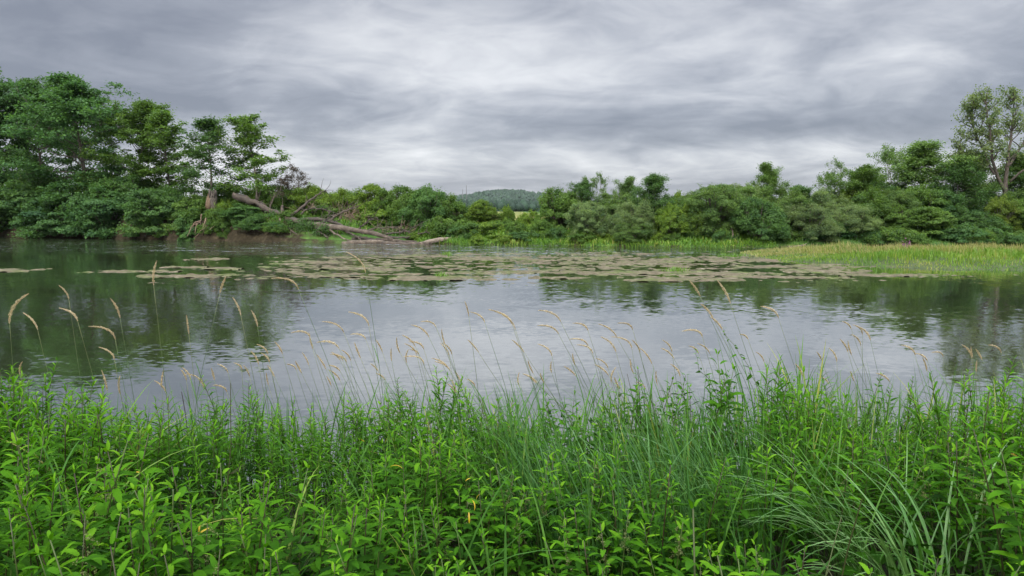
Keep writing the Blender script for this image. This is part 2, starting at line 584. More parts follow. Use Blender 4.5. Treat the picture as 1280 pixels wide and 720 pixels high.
def grid_mesh(name, X, Y, mat, zoff=0.0, zf=None):
    g = Geo()
    nx, ny = X.shape[1], X.shape[0]
    Z = zf(X, Y) + zoff
    v = np.stack([X, Y, Z], -1).reshape(-1, 3)
    i, j = np.meshgrid(np.arange(ny - 1), np.arange(nx - 1), indexing="ij")
    a = (i * nx + j).ravel()
    q = np.stack([a, a + 1, a + nx + 1, a + nx], 1)
    g.add(v, q)
    return g.mesh(name, mat)


xs = np.concatenate([-np.geomspace(3500, 92, 14), np.arange(-90, 90.1, 0.6), np.geomspace(92, 3500, 14)])
ds = np.concatenate([np.linspace(-3, 9, 50), np.linspace(9.6, 36, 40), np.geomspace(38, 3400, 22)])
D, X = np.meshgrid(ds, xs, indexing="ij")
Yg = Yshore(X) + D
link("far_bank", grid_mesh("far_bank", X, Yg, M_bank, 0, zfar), kind="structure")

fx = np.linspace(-45, 9, 60)
fd = np.geomspace(17, 600, 40)
D, X = np.meshgrid(fd, fx, indexing="ij")
link("field", grid_mesh("field", X, Yshore(X) + D, M_field, 0.12, zfar), kind="structure")


def Ynear(x):
    x = np.asarray(x, float)
    return 6.0 + 0.3 * np.sin(x * 0.9 + 0.6) + 0.12 * np.sin(x * 2.3) + 0.6 * sstep(2.0, 5.0, x)


def znear(x, y):
    x = np.asarray(x, float)
    y = np.asarray(y, float)
    e = y - Ynear(x)
    z = np.interp(y, [-8, 1.5, 5], [1.35, 1.25, 0.95])
    z = np.where(e > -1.0, z * (1 - sstep(-1.0, 0.35, e)) - 0.45 * sstep(-0.6, 0.8, e), z)
    return z + (vnoise(x, y, 0.7, 9) - 0.5) * 0.12


xs = np.concatenate([-np.geomspace(3000, 16, 14), np.linspace(-15, 15, 110), np.geomspace(16, 3000, 14)])
ds = np.concatenate([-np.geomspace(3000, 9, 16), np.linspace(-8, 1.6, 60)])
D, X = np.meshgrid(ds, xs, indexing="ij")
link("near_bank", grid_mesh("near_bank", X, Ynear(X) + D, M_near_soil, 0, znear), kind="structure")

wx = np.linspace(-3400, 3400, 40)
wy = np.array([4.5, 30, 90, 300, 700])
X, Yw = np.meshgrid(wx, wy)
link("river_water", grid_mesh("river_water", X, Yw, M_water, 0, lambda x, y: 0 * x), kind="structure")

# island of silt with tall grass
_if = (np.array([13.6, 15.2, 18.4, 22.4, 25.6, 40, 60]), np.array([46.0, 41.0, 38.4, 34.4, 34.0, 34.2, 36]))
_ib = (np.array([13.6, 18, 25, 40, 60]), np.array([46.5, 50, 49.5, 48, 46]))


def zisl(x, y):
    fy = np.interp(x, *_if) + 0.5 * (vnoise(x, 0 * x, 1.6, 4) - 0.5)
    by = np.interp(x, *_ib)
    d = np.minimum(np.minimum(y - fy, by - y), (x - 15.9) * 0.7)
    return np.where(d < 0, d * 0.2, 0.45 * (1 - np.exp(-d * 0.45))) - 0.04 + (vnoise(x, y, 0.9, 6) - 0.5) * 0.08


X, Yi = np.meshgrid(np.linspace(12, 60, 140), np.linspace(32.5, 51.5, 70))
link("island", grid_mesh("island", X, Yi, M_island, 0, zisl), kind="structure")

# far hill
hx0, hy0 = pxX(636, 2500), 2500


def zhill(x, y):
    r = 34 * np.exp(-((x - hx0) / 230.0) ** 2) + 29 * np.exp(-((x - hx0 + 60) / 520.0) ** 2) + 26 * np.exp(-((x - 1500) / 700.0) ** 2)
    return (r + 8 * (vnoise(x, y, 90, 11) - 0.5)) * np.exp(-((y - hy0) / 330.0) ** 2) - 0.6


X, Yh = np.meshgrid(np.linspace(-1500, 2600, 150), np.linspace(1900, 3100, 50))
link("hills", grid_mesh("hills", X, Yh, M_hill, 1.75, zhill), kind="structure")

# woodland on the hill and at its foot
g = Geo()


def blob(g, p, r, h, t, conif):
    k = 6
    ang = np.linspace(0, 2 * math.pi, k, endpoint=False) + R.random() * 6
    prof = [(0.5, 0.05), (1.0, 0.3), (0.75, 0.7), (0.08, 1.0)] if not conif else [(0.9, 0.05), (0.7, 0.35), (0.35, 0.7), (0.03, 1.0)]
    v = []
    for rr, zz in prof:
        for a in ang:
            s = rr * r * (0.8 + 0.4 * R.random())
            v.append((p[0] + s * math.cos(a), p[1] + s * math.sin(a), p[2] + zz * h))
    q = []
    for i in range(3):
        for j in range(k):
            q.append((i * k + j, i * k + (j + 1) % k, (i + 1) * k + (j + 1) % k, (i + 1) * k + j))
    g.add(v, q, t)


for i in range(3600):
    x = hx0 + R.uniform(-330, 330)
    y = hy0 + R.uniform(-420, 60)
    if vnoise(x, y, 70, 21) > 0.70:
        continue
    z = zhill(x, y) + 1.7
    blob(g, (x, y, z), R.uniform(4, 7.5), R.uniform(8, 15), R.uniform(0.1, 0.8), R.random() < 0.4)
for i in range(420):
    y = R.uniform(620, 760)
    x = pxX(R.uniform(535, 725), y)
    blob(g, (x, y, 1.6), R.uniform(3, 5.5), R.uniform(7.5, 12.5), R.uniform(0.0, 0.6), R.random() < 0.25)
M_wood = foliage_mat("far_woodland", [(0, (0.010, 0.03, 0.018)), (0.6, (0.02, 0.055, 0.026)), (1, (0.045, 0.10, 0.04))], transl=0.1, rough=0.7)
link("distant_woodland", g.mesh("distant_woodland", M_wood), kind="stuff")

for px, top, Y, lab in ((578.5, 236.5, 900, "shorter of two slender poles rising beyond the hedge left of the hill"), (583.2, 231.5, 880, "taller of two slender poles rising beyond the hedge left of the hill")):
    g = Geo()
    b = P(px, HOR, Y)
    tp = P(px, top, Y)
    tube(g, [(b[0], Y, 1.5), (b[0], Y, tp[2])], [0.7, 0.35], 6)
    link("mast", g.mesh("mast", M_pole), label=lab, category="mast", group="slender poles beyond the hedge")

# ------------------------------------------------------------------ trees and bushes
def leaf_cluster(g, c, r, flat, n, L, W, upb, out, tb, tvar=0.18, shell=False, droop=0.15):
    if shell:
        d = nrm(R.normal(0, 1, (n, 3)))
        d[:, 2] = np.abs(d[:, 2]) * 1.0 - 0.35 * (R.random(n) < 0.5)
        d = nrm(d)
        rr = r * (0.55 + 0.5 * R.random(n)[:, None])
        off = d * rr
    else:
        off = R.normal(0, 0.55, (n, 3)) * r
    off[:, 2] *= flat
    p = c + off
    nv = R.normal(0, 0.55, (n, 3)) + np.array([0, 0, upb]) + (nrm(off) * 0.9 if shell else 0)
    dv = R.normal(0, 0.7, (n, 3)) + nrm(off) * 0.8 + out * 0.6 + np.array([0, 0, -0.25])
    leaf_quads(g, p, nv, dv, L * R.uniform(0.7, 1.3, n), W * R.uniform(0.7, 1.3, n), np.clip(tb + R.normal(0, tvar, n), 0, 1), droop)


def make_tree(H=12, Rr=4.5, hb=0.18, limbs=18, sub=5, leaves=11000, L=0.34, W=0.24, clump=0.75, flat=0.38, trunk_r=0.2,
              forks=1, up=0.35, el=(10, 60), shape=None, upb=1.0, wob=0.05, fspread=0.25, bare=0.35):
    wood, leaf = Geo(), Geo()
    shape = shape or (lambda u: math.sin(math.pi * min(1, 0.12 + 0.88 * u) ** 0.8) * 0.75 + 0.3)
    cl = []
    trunks = []
    for k in range(forks):
        az = k * 2.4 + R.random()
        dirv = np.array([math.cos(az) * fspread * (forks > 1), math.sin(az) * fspread * (forks > 1), 1.0])
        hh = H * (0.97 if k == 0 else R.uniform(0.75, 0.95))
        tr = branch((0, 0, -0.3), dirv, hh + 0.3, 0.15 if forks > 1 else 0.0, wob, 10)
        tube(wood, tr, trunk_r * np.linspace(1, 0.12, 10) * (1 if k == 0 else 0.75), 8)
        trunks.append(tr)
    for i in range(limbs):
        tr = trunks[i % forks]
        u = (i + 0.5) / limbs
        hf = hb + (0.97 - hb) * u
        f = hf * 9
        k0 = min(int(f), 8)
        p = tr[k0] + (tr[k0 + 1] - tr[k0]) * (f - k0)
        az = i * 2.399 + R.uniform(-0.4, 0.4)
        e = rad(el[0] + (el[1] - el[0]) * u + R.uniform(-10, 10))
        d = np.array([math.cos(az) * math.cos(e), math.sin(az) * math.cos(e), math.sin(e)])
        LL = Rr * shape(u) * R.uniform(0.55, 1.25)
        br = branch(p, d, LL, up, 0.12, 7)
        r0 = trunk_r * 0.42 * (1 - 0.6 * u)
        tube(wood, br, np.linspace(r0, r0 * 0.15, 7), 5)
        cl += [(br[k], 1.0) for k in (4, 5, 6) if k / 6 > bare]
        for s in range(sub):
            k = R.integers(2, 7)
            sdv = nrm(br[min(k, 5) + 1] - br[min(k, 5)]) + R.normal(0, 0.65, 3) * np.array([1, 1, 0.5])
            sb = branch(br[k], sdv, LL * R.uniform(0.22, 0.45), up * 0.6, 0.15, 4)
            tube(wood, sb, np.linspace(r0 * 0.35, 0.012, 4), 4)
            cl += [(sb[2], 0.8), (sb[3], 1.0)]
    n = max(3, leaves // len(cl))
    cen = np.array([0, 0, H * 0.55])
    for c, wgt in cl:
        out = nrm((c - cen) * np.array([1, 1, 0.4]))
        leaf_cluster(leaf, c, clump * R.uniform(0.5, 1.2) * (0.5 + 0.5 * Rr / 4.5), flat, int(n * R.uniform(0.5, 1.5)), L, W, upb, out, R.normal(0.45, 0.13))
    return wood, leaf, H, Rr


def make_bush(H=5, Rr=3, clumps=46, leaves=9000, L=0.26, W=0.13, cr=0.62, flat=0.75, shoots=14, upb=0.6, skirt=0.3, stems=16, spire=0.0):
    wood, leaf = Geo(), Geo()
    n = leaves // clumps
    k = 6
    sub = [(0.0, 0.0, 0.62 * Rr, H * R.uniform(0.85, 1.0))]
    for j in range(k):
        a = j * 6.283 / k + R.uniform(-0.4, 0.4)
        rr = Rr * R.uniform(0.4, 0.66)
        sub.append((rr * math.cos(a), rr * math.sin(a), Rr * R.uniform(0.34, 0.55), H * R.uniform(0.48, 0.96)))
    for i in range(clumps):
        sx, sy, sr, sh = sub[i % len(sub)]
        az = R.random() * 6.283
        zf = R.uniform(0.06, 0.4) if R.random() < skirt * 0.6 else R.uniform(0.3, 1.0) ** 0.8
        rf = math.sqrt(max(0, 1 - zf ** 2.4)) * R.uniform(0.5, 1.12) + 0.05
        c = np.array([sx + math.cos(az) * rf * sr, sy + math.sin(az) * rf * sr, zf * sh * R.uniform(0.86, 1.04)])
        out = nrm(c * np.array([1, 1, 0.5]))
        leaf_cluster(leaf, c, cr * R.uniform(0.5, 1.35), flat, int(n * R.uniform(0.4, 1.6)), L, W, upb, out, R.normal(0.45, 0.16), shell=i % 3 != 0)
        if i < stems:
            mid = c * np.array([0.4, 0.4, 0.6]) + R.normal(0, 0.15, 3)
            tube(wood, smooth_path([(0, 0, -0.3), mid, c], 6), np.linspace(0.07, 0.015, 6), 5)
    for i in range(shoots):
        az = R.random() * 6.283
        rf = R.random() * 0.75
        sx, sy, sr, sh = sub[i % len(sub)]
        z0 = sh * 0.86 * math.sqrt(1 - rf * rf)
        p0 = np.array([sx + math.cos(az) * rf * sr, sy + math.sin(az) * rf * sr, z0])
        d = np.array([math.cos(az) * 0.3 * rf, math.sin(az) * 0.3 * rf, 1]) + R.normal(0, 0.15, 3)
        b = branch(p0, d, H * R.uniform(0.12, 0.26), 0, 0.1, 5)
        tube(wood, smooth_path([(0, 0, -0.3), p0 * np.array([0.5, 0.5, 0.55]), p0, b[2], b[4]], 10), np.linspace(0.05, 0.008, 10), 4)
        for k in range(1, 5):
            leaf_cluster(leaf, b[k], 0.24, 1.0, 16, L * 0.9, W, 0.4, np.array([0, 0, 0.4]), 0.6)
    return wood, leaf, H, Rr


KIND = {}


def proto(kind, geos):
    KIND.setdefault(kind, []).append((geos[0].mesh(kind + "_wood", M_bark), geos[1].mesh(kind + "_leaves", M_fol), geos[2], geos[3]))


for _ in range(3):
    proto("maple", make_tree(13, 4.6, 0.1, 38, 8, 36000, 0.25, 0.18, 0.78, 0.42, 0.22, up=0.1, el=(-5, 60)))
for _ in range(3):
    proto("slim", make_tree(10, 2.6, 0.16, 28, 6, 10500, 0.22, 0.12, 0.6, 0.55, 0.11, up=0.25, el=(10, 65), bare=0.4))
for _ in range(3):
    proto("layered", make_bush(5, 3.4, 110, 30000, 0.26, 0.19, 0.8, 0.45, 14, 1.0, 0.45))
for _ in range(4):
    proto("bush", make_bush(4.5, 3.0, 130, 34000, 0.18, 0.11, 0.55, 0.85, 34))
for _ in range(3):
    proto("willow", make_bush(6, 3.4, 140, 42000, 0.22, 0.06, 0.6, 0.9, 36, 0.4))
for _ in range(2):
    proto("tree", make_tree(10, 3.6, 0.12, 32, 8, 26000, 0.19, 0.12, 0.66, 0.75, 0.17, up=0.3, el=(10, 70), upb=0.6))
for _ in range(2):
    proto("airy", make_tree(10, 3.6, 0.25, 22, 6, 7000, 0.2, 0.11, 0.55, 0.8, 0.14, forks=2, up=0.3, el=(15, 65), upb=0.5, bare=0.5))
proto("low", make_bush(1.6, 1.6, 44, 9000, 0.15, 0.085, 0.38, 0.8, 8, 0.6, 0.4, 6))
proto("low", make_bush(1.6, 1.6, 44, 9000, 0.15, 0.085, 0.38, 0.8, 10, 0.6, 0.4, 6))
_cnt = {}


def place(kind, px, d, top, wpx, col, label, name=None, cat=None, group=None, rot=None, sink=0.15, zbase=None):
    if group == "shrubs overhanging the water on the left" and kind == "layered":
        d, zbase = d * 0.5 + 0.6, 0.25
    """px column in the photograph, d metres behind the far shore, top row, width in pixels"""
    var = KIND[kind]
    i = _cnt.get(kind, 0)
    _cnt[kind] = i + 1
    wm, lm, H, Rr = var[i % len(var)]
    Y = 66.0
    for _ in range(4):
        Y = float(Yshore(pxX(px, Y))) + d
    x = pxX(px, Y)
    z0 = float(zfar(x, Y)) - sink if zbase is None else zbase
    h = P(px, top, Y)[2] - z0
    s = wpx / 2 / F * Y / Rr
    istree = kind in ("maple", "slim", "tree", "airy")
    o = thing(name or ("tree" if istree else "bush"), label, cat or ("tree" if istree else "bush"), (x, Y, z0), group)
    o.rotation_euler = (0, 0, R.random() * 6.28 if rot is None else rot)
    o.scale = (s, s, h / H * (0.93 if istree else 0.98))
    link("trunk" if istree else "branches", wm, o)
    c = link("crown" if istree else "foliage", lm, o)
    v = 1 + R.normal(0, 0.07)
    c.color = (col[0] * v, col[1] * v, col[2] * v, 1)
    return o


MAPLE = (0.066, 0.152, 0.050)
DARK = (0.082, 0.175, 0.052)
MIDG = (0.102, 0.195, 0.042)
BRIGHT = (0.135, 0.23, 0.036)
SAGE = (0.165, 0.255, 0.105)
OLIVE = (0.125, 0.225, 0.065)
YELLOW = (0.15, 0.23, 0.04)
PURPLE = (0.075, 0.06, 0.05)
GL = "tall trees on the far bank at the left"
T = [
    ("maple", 8, 7.5, 78, 110, MAPLE, "tall leafy tree cut by the left edge of the photo", GL),
    ("maple", 58, 9.5, 94, 84, DARK, "narrower tall tree between the edge tree and the broad maple", GL),
    ("maple", 112, 6.5, 86, 128, MAPLE, "broad dense maple, widest crown of the trees on the left bank", GL),
    ("maple", 172, 8.0, 120, 96, MIDG, "mid sized tree right of the broad maple with sky through its lower crown", GL),
    ("slim", 217, 9.5, 136, 92, MIDG, "loose crowned tree between the mid sized tree and the upright sapling", GL),
    ("slim", 263, 6.5, 140, 88, DARK, "upright slender tree directly above the broken stump", GL),
    ("slim", 320, 7.5, 136, 84, MIDG, "sparse thin tree rising just above the head of the fallen trunk", GL),
    ("airy", 372, 10, 207, 50, PURPLE, "small purplish leaved tree behind the fallen trunk", GL),
]
for k, px, d, top, wp, c, lab, gr in T:
    place(k, px, d, top, wp, c, lab, group=gr)
GS = "shrubs overhanging the water on the left"
for k, px, d, top, wp, c, lab in [
    ("layered", 12, 2.0, 228, 100, DARK, "dark layered shrub at the water's edge under the edge tree"),
    ("layered", 78, 1.2, 236, 92, MAPLE, "layered big leaved shrub dipping to the water under the narrower tall tree"),
    ("layered", 132, 1.4, 232, 88, MAPLE, "paler layered shrub leaning over the water under the broad maple"),
    ("layered", 192, 2.2, 236, 74, DARK, "dark layered shrub on the bank between maple and bare soil"),
    ("layered", 232, 3.4, 246, 60, MIDG, "rounded green shrub just left of the broken stump"),
    ("bush", 45, 5.5, 214, 96, DARK, "dark bush filling the gap behind the two leftmost shrubs"),
    ("bush", 155, 6.0, 218, 90, DARK, "dark bush in the shade behind the maple trunk"),
    ("bush", 208, 6.5, 232, 76, DARK, "dark bush under the loose crowned tree"),
]:
    place(k, px, d, top, wp, c, lab, group=GS)
GH = "hedge bushes behind the fallen trunk"
for k, px, d, top, wp, c, lab in [
    ("bush", 255, 9.5, 234, 60, MIDG, "hedge bush behind the broken stump"),
    ("bush", 300, 9.0, 233, 64, MIDG, "hedge bush behind the head of the fallen trunk"),
    ("bush", 345, 9.5, 230, 62, MIDG, "hedge bush beneath the purplish tree, its left half"),
    ("bush", 390, 9.5, 231, 62, BRIGHT, "light green hedge bush right of the purplish tree"),
    ("bush", 425, 8.5, 233, 58, BRIGHT, "light green hedge bush above the middle of the fallen trunk"),
    ("bush", 462, 8.8, 232, 60, BRIGHT, "light green hedge bush above the dry brushwood"),
    ("bush", 500, 7.0, 231, 66, MIDG, "full green hedge bush left of the darkest rounded bush"),
    ("bush", 535, 5.5, 233, 66, DARK, "darkest rounded bush near the end of the hedge"),
    ("bush", 562, 6.5, 240, 54, MIDG, "last hedge bush on the right before the open field"),
    ("layered", 300, 2.2, 254, 50, DARK, "dark shrub hanging beneath the upper fallen trunk"),
    ("low", 325, 2.6, 272, 40, DARK, "low dark shrub beneath the middle of the fallen trunk"),
    ("low", 405, 6.4, 256, 54, MIDG, "low green shrub behind the fork of the fallen trunk"),
    ("low", 468, 5.6, 262, 54, BRIGHT, "low bright shrub behind the driftwood pile"),
    ("low", 413, 2.2, 291, 20, BRIGHT, "small leafy clump growing among the drifted logs"),
    ("low", 505, 4.6, 266, 50, MIDG, "low shrub on the soil below the full green hedge bush"),
    ("low", 556, 2.4, 270, 50, MIDG, "low green shrub right of the pale log's tip"),
]:
    place(k, px, d, top, wp, c, lab, group=GH)
GC = "bushes around the gap with the yellow field"
for k, px, d, top, wp, c, lab in [
    ("bush", 602, 7.5, 251, 44, BRIGHT, "bright rounded bush standing alone in front of the field"),
    ("low", 634, 9, 256, 22, BRIGHT, "small upright bush in the middle of the field gap"),
    ("low", 590, 3.0, 277, 50, MIDG, "low bush on the slope below the lone rounded bush"),
    ("low", 645, 4.0, 276, 26, MIDG, "small dark tuft bush on the grassy slope of the field gap"),
    ("low", 660, 7.0, 263, 30, BRIGHT, "bright low bush at the right end of the field gap"),
    ("low", 676, 3.5, 272, 30, MIDG, "low bush on the slope at the foot of the central clump"),
]:
    place(k, px, d, top, wp, c, lab, group=GC)
GM = "clump of bushes in the middle of the far bank"
for k, px, d, top, wp, c, lab in [
    ("bush", 697, 5.5, 234, 58, MIDG, "leftmost rounded bush of the central clump beside the field"),
    ("tree", 724, 7.5, 226, 46, DARK, "dark tree behind the front sage willow of the central clump"),
    ("airy", 743, 8.0, 214, 36, OLIVE, "wispy topped tree, highest point of the central clump"),
    ("willow", 768, 7.0, 234, 62, OLIVE, "olive willow between the wispy topped tree and its taller neighbour"),
    ("tree", 782, 8.5, 222, 40, OLIVE, "olive crowned tree behind the middle of the central clump"),
    ("tree", 818, 5.5, 219, 62, DARK, "dark pointed tree at the right side of the central clump"),
    ("willow", 737, 2.8, 250, 56, SAGE, "sage grey willow bush in front of the central clump"),
    ("willow", 790, 2.6, 247, 60, SAGE, "sage grey willow bush in front, below the dark pointed tree"),
    ("willow", 790, 1.2, 274, 50, OLIVE, "low olive willow touching the water in the central clump"),
    ("bush", 838, 3.2, 256, 46, BRIGHT, "bright green bush at the right foot of the dark pointed tree"),
]:
    place(k, px, d, top, wp, c, lab, group=GM)
GR = "trees and bushes on the far bank at the right"
for k, px, d, top, wp, c, lab in [
    ("bush", 850, 8.5, 236, 48, BRIGHT, "yellow green bush in the dip between the central clump and the big willows"),
    ("bush", 866, 3.0, 250, 34, BRIGHT, "light green bush filling the foot of the dip beside the big willows"),
    ("willow", 892, 4.5, 229, 92, OLIVE, "big grey green willow over the leaning bare stems"),
    ("willow", 935, 5.0, 226, 80, OLIVE, "wide willow just left of the round topped tree"),
    ("tree", 962, 8.0, 205, 52, MIDG, "round topped tree standing above the willows"),
    ("bush", 948, 2.2, 246, 70, DARK, "dark bush hanging to the water under the round topped tree"),
    ("willow", 990, 4.2, 238, 74, OLIVE, "grey green willow right of the round topped tree"),
    ("willow", 1012, 2.0, 252, 76, SAGE, "pale sage willow leaning toward the water behind the island tip"),
    ("willow", 1060, 2.8, 250, 70, SAGE, "pale sage willow right of the leaning one, behind the island grass"),
    ("tree", 1062, 9.0, 208, 74, MIDG, "leafy tree with a pointed top left of the wide spreading crown"),
    ("airy", 1044, 12, 200, 44, OLIVE, "thin see-through tree poking above the leafy pointed one"),
    ("bush", 1090, 5.0, 238, 70, MIDG, "full green bush below the wide spreading crown's left side"),
    ("tree", 1150, 12, 180, 110, OLIVE, "wide spreading crown between the thin tree and the tall poplar"),
    ("airy", 1118, 14, 178, 56, OLIVE, "see-through dark top above the wide spreading crown"),
    ("bush", 1128, 4.0, 254, 64, MIDG, "green bush behind the island, below the wide spreading crown"),
    ("layered", 1160, 3.0, 258, 62, MIDG, "layered bush left of the pale broken snag"),
    ("tree", 1192, 9.0, 200, 80, DARK, "dark tree at the left foot of the tall poplar"),
    ("bush", 1185, 6.5, 240, 64, DARK, "dark bush in front of the dark tree by the poplar"),
    ("bush", 1225, 3.5, 262, 60, DARK, "dark low bush right of the pale broken snag"),
    ("bush", 1252, 4.5, 246, 44, YELLOW, "yellowish green bush at the poplar's foot"),
    ("bush", 1285, 5.0, 244, 60, MIDG, "green bush cut by the right edge of the photo"),
    ("tree", 1232, 11, 232, 60, DARK, "short dark tree behind the poplar trunk"),
    ("tree", 1300, 10, 208, 80, DARK, "dark tree mostly beyond the right edge"),
    ("tree", 1090, 12, 214, 60, DARK, "dark tree behind the pointed leafy tree, on its right"),
    ("tree", 1010, 10, 232, 60, DARK, "dark tree behind the grey green willow"),
    ("tree", 905, 10, 232, 60, DARK, "dark tree behind the big willow over the bare stems"),
]:
    place(k, px, d, top, wp, c, lab, group=GR)
for k, px, d, top, wp, c, lab in [
    ("bush", 320, 15, 236, 70, MIDG, "hedge bush in the back row, seen between the sparse thin tree and the purplish one"),
    ("bush", 372, 15, 237, 70, DARK, "hedge bush in the back row under the purplish tree"),
    ("bush", 430, 15, 238, 70, MIDG, "hedge bush in the back row above the middle of the fallen trunk"),
    ("bush", 485, 15, 238, 70, DARK, "hedge bush in the back row left of the full green one"),
    ("bush", 532, 15, 239, 60, MIDG, "hedge bush in the back row behind the darkest rounded bush"),
]:
    place(k, px, d, top, wp, c, lab, group=GH)
for k, px, d, top, wp, c, lab in [
    ("willow", 862, 8.0, 236, 60, OLIVE, "pale willow in the second row between the dip and the big willow"),
    ("willow", 918, 9.0, 228, 70, SAGE, "pale willow in the second row behind the two wide willows"),
    ("willow", 975, 8.5, 230, 66, OLIVE, "pale willow in the second row right of the round topped tree"),
    ("willow", 1028, 8.0, 232, 70, SAGE, "pale willow in the second row behind the leaning sage one"),
    ("bush", 1078, 8.5, 228, 66, BRIGHT, "fresh green bush in the second row left of the wide spreading crown"),
    ("willow", 1110, 7.0, 236, 66, OLIVE, "pale willow in the second row below the see-through dark top"),
    ("bush", 1150, 8.0, 232, 70, MIDG, "bush in the second row straight below the wide spreading crown"),
    ("tree", 1218, 12, 190, 84, OLIVE, "leafy tree in the second row left of the poplar trunk"),
    ("tree", 1276, 12, 190, 84, MIDG, "leafy tree in the second row right of the poplar trunk"),
    ("bush", 1262, 8, 238, 60, MIDG, "bush in the second row just right of the poplar's foot"),
    ("willow", 712, 8.5, 236, 56, SAGE, "pale willow in the second row behind the leftmost bush of the central clump"),
    ("willow", 805, 8.5, 236, 56, OLIVE, "pale willow in the second row left of the dark pointed tree"),
]:
    place(k, px, d, top, wp, c, lab, group=GR)
for i in range(44):
    px = R.uniform(480, 1000)
    d = R.uniform(0.3, 5.0)
    Yq = float(Yshore(pxX(px, 64))) + d
    zt = float(zfar(pxX(px, Yq), Yq)) + R.uniform(0.5, 1.15)
    place("low", px, d, HOR + (CAMZ - zt) * F / Yq, R.uniform(22, 46), [MIDG, BRIGHT, MIDG, DARK][i % 4], "low leafy weed clump on the slope along the far waterline", "weed_clump", "weed clump", "weed clumps along the far waterline")
for i in range(30):
    px = R.uniform(985, 1330)
    d = R.uniform(0.2, 4.5)
    Yq = float(Yshore(pxX(px, 60))) + d
    zt = float(zfar(pxX(px, Yq), Yq)) + R.uniform(0.7, 1.5)
    place("low", px, d, HOR + (CAMZ - zt) * F / Yq, R.uniform(34, 60), [MIDG, DARK, MAPLE][i % 3], "low leafy clump on the far bank behind the island's grass", "weed_clump", "weed clump", "weed clumps behind the island")
for i in range(12):
    px = R.uniform(225, 425)
    d = R.uniform(0.9, 2.2) if px < 350 else R.uniform(2.5, 4.5)
    Yq = float(Yshore(pxX(px, 66))) + d
    zt = float(zfar(pxX(px, Yq), Yq)) + R.uniform(0.35, 0.8)
    place("low", px, d, HOR + (CAMZ - zt) * F / Yq, R.uniform(16, 34), [MIDG, DARK][i % 2], "small green clump clinging to the eroded soil by the fallen tree", "weed_clump", "weed clump", "weed clumps on the eroded bank")
for k, px, d, top, wp, c, lab in [
    ("layered", 240, 0.9, 262, 42, DARK, "dark shrub hanging over the waterline left of the roots below the stump"),
    ("bush", 278, 1.0, 262, 40, MIDG, "green shrub on the eroded bank just right of the stump"),
    ("bush", 312, 1.2, 264, 44, DARK, "dark shrub on the eroded bank below the thick end of the fallen trunk"),
    ("low", 258, 0.8, 280, 26, MIDG, "small shrub hanging at the waterline straight below the stump"),
    ("bush", 343, 1.4, 277, 36, DARK, "dark shrub at the waterline beside the pale hanging branch"),
    ("low", 372, 2.2, 290, 30, MIDG, "low shrub at the waterline below the fork of the fallen trunk"),
    ("low", 248, 4.0, 251, 24, MIDG, "small shrub growing against the left foot of the stump"),
    ("low", 280, 4.0, 250, 26, BRIGHT, "small bright shrub growing against the right foot of the stump"),
]:
    Yq = float(Yshore(pxX(px, 66))) + d
    place(k, px, d, top, wp, c, lab, group=GH, zbase=float(zfar(pxX(px, Yq), Yq)) - 0.5)
# out-of-frame continuation so the bank does not stop at the picture's edges
for k, px, d, top, wp, c, lab in [
    ("maple", -70, 7, 92, 120, MAPLE, "tall tree beyond the left edge, nearest to it"),
    ("layered", -60, 2, 232, 110, DARK, "layered shrub beyond the left edge, nearest to it"),
    ("maple", -170, 7, 110, 120, MAPLE, "tall tree beyond the left edge, farther along the bank"),
    ("layered", -150, 2, 232, 110, DARK, "layered shrub beyond the left edge, farther along the bank"),
    ("tree", 1370, 7, 190, 100, MIDG, "tree beyond the right edge, nearest to it"),
    ("bush", 1360, 3, 250, 90, MIDG, "bush beyond the right edge, nearest to it"),
    ("tree", 1460, 7, 200, 100, DARK, "tree beyond the right edge, farther along the bank"),
]:
    place(k, px, d, top, wp, c, lab, group="trees continuing along the far bank")


# tall poplar on the right, built to its own forks
def poplar(px0, Y, forks, label, seed_n):
    z0 = float(zfar(pxX(px0, Y), Y)) - 0.2
    base = np.array([pxX(px0, Y), Y, z0])
    wood, leaf = Geo(), Geo()
    cl = []
    for path, r0 in forks:
        pts = [P(px, py + (262 - py) * 0.07, Y + dy) for px, py, dy in path]
        pth = smooth_path(pts, 12, 0.05) - base
        tube(wood, pth, np.linspace(r0 * 0.72, 0.03, 12), 8, rough=0.05)
        for i in range(22):
            k = R.integers(4, 12)
            d = nrm(pth[k] - pth[k - 1]) + R.normal(0, 0.75, 3)
            if d[2] < 0.1:
                d[2] = 0.25
            LL = R.uniform(1.3, 3.0) * (1 - 0.04 * k)
            br = branch(pth[k], d, LL, 0.5, 0.14, 6)
            tube(wood, br, np.linspace(0.06, 0.014, 6), 5)
            cl += [br[3], br[5]]
            for s in range(3):
                j = R.integers(2, 6)
                sb = branch(br[j], nrm(br[j] - br[j - 1]) + R.normal(0, 0.7, 3), LL * 0.35, 0.3, 0.15, 4)
                tube(wood, sb, np.linspace(0.025, 0.01, 4), 4)
                cl += [sb[2], sb[3]]
    for c in cl:
        leaf_cluster(leaf, c, R.uniform(0.25, 0.5), 0.8, int(R.uniform(6, 20)), 0.19, 0.14, 0.3, np.array([0, 0, -0.3]), R.normal(0.45, 0.15))
    o = thing("poplar_tree", label, "tree", base, GR)
    link("trunk", wood.mesh("poplar_wood", M_bark), o)
    c = link("crown", leaf.mesh("poplar_leaves", M_fol), o)
    c.color = (0.165, 0.235, 0.095, 1)


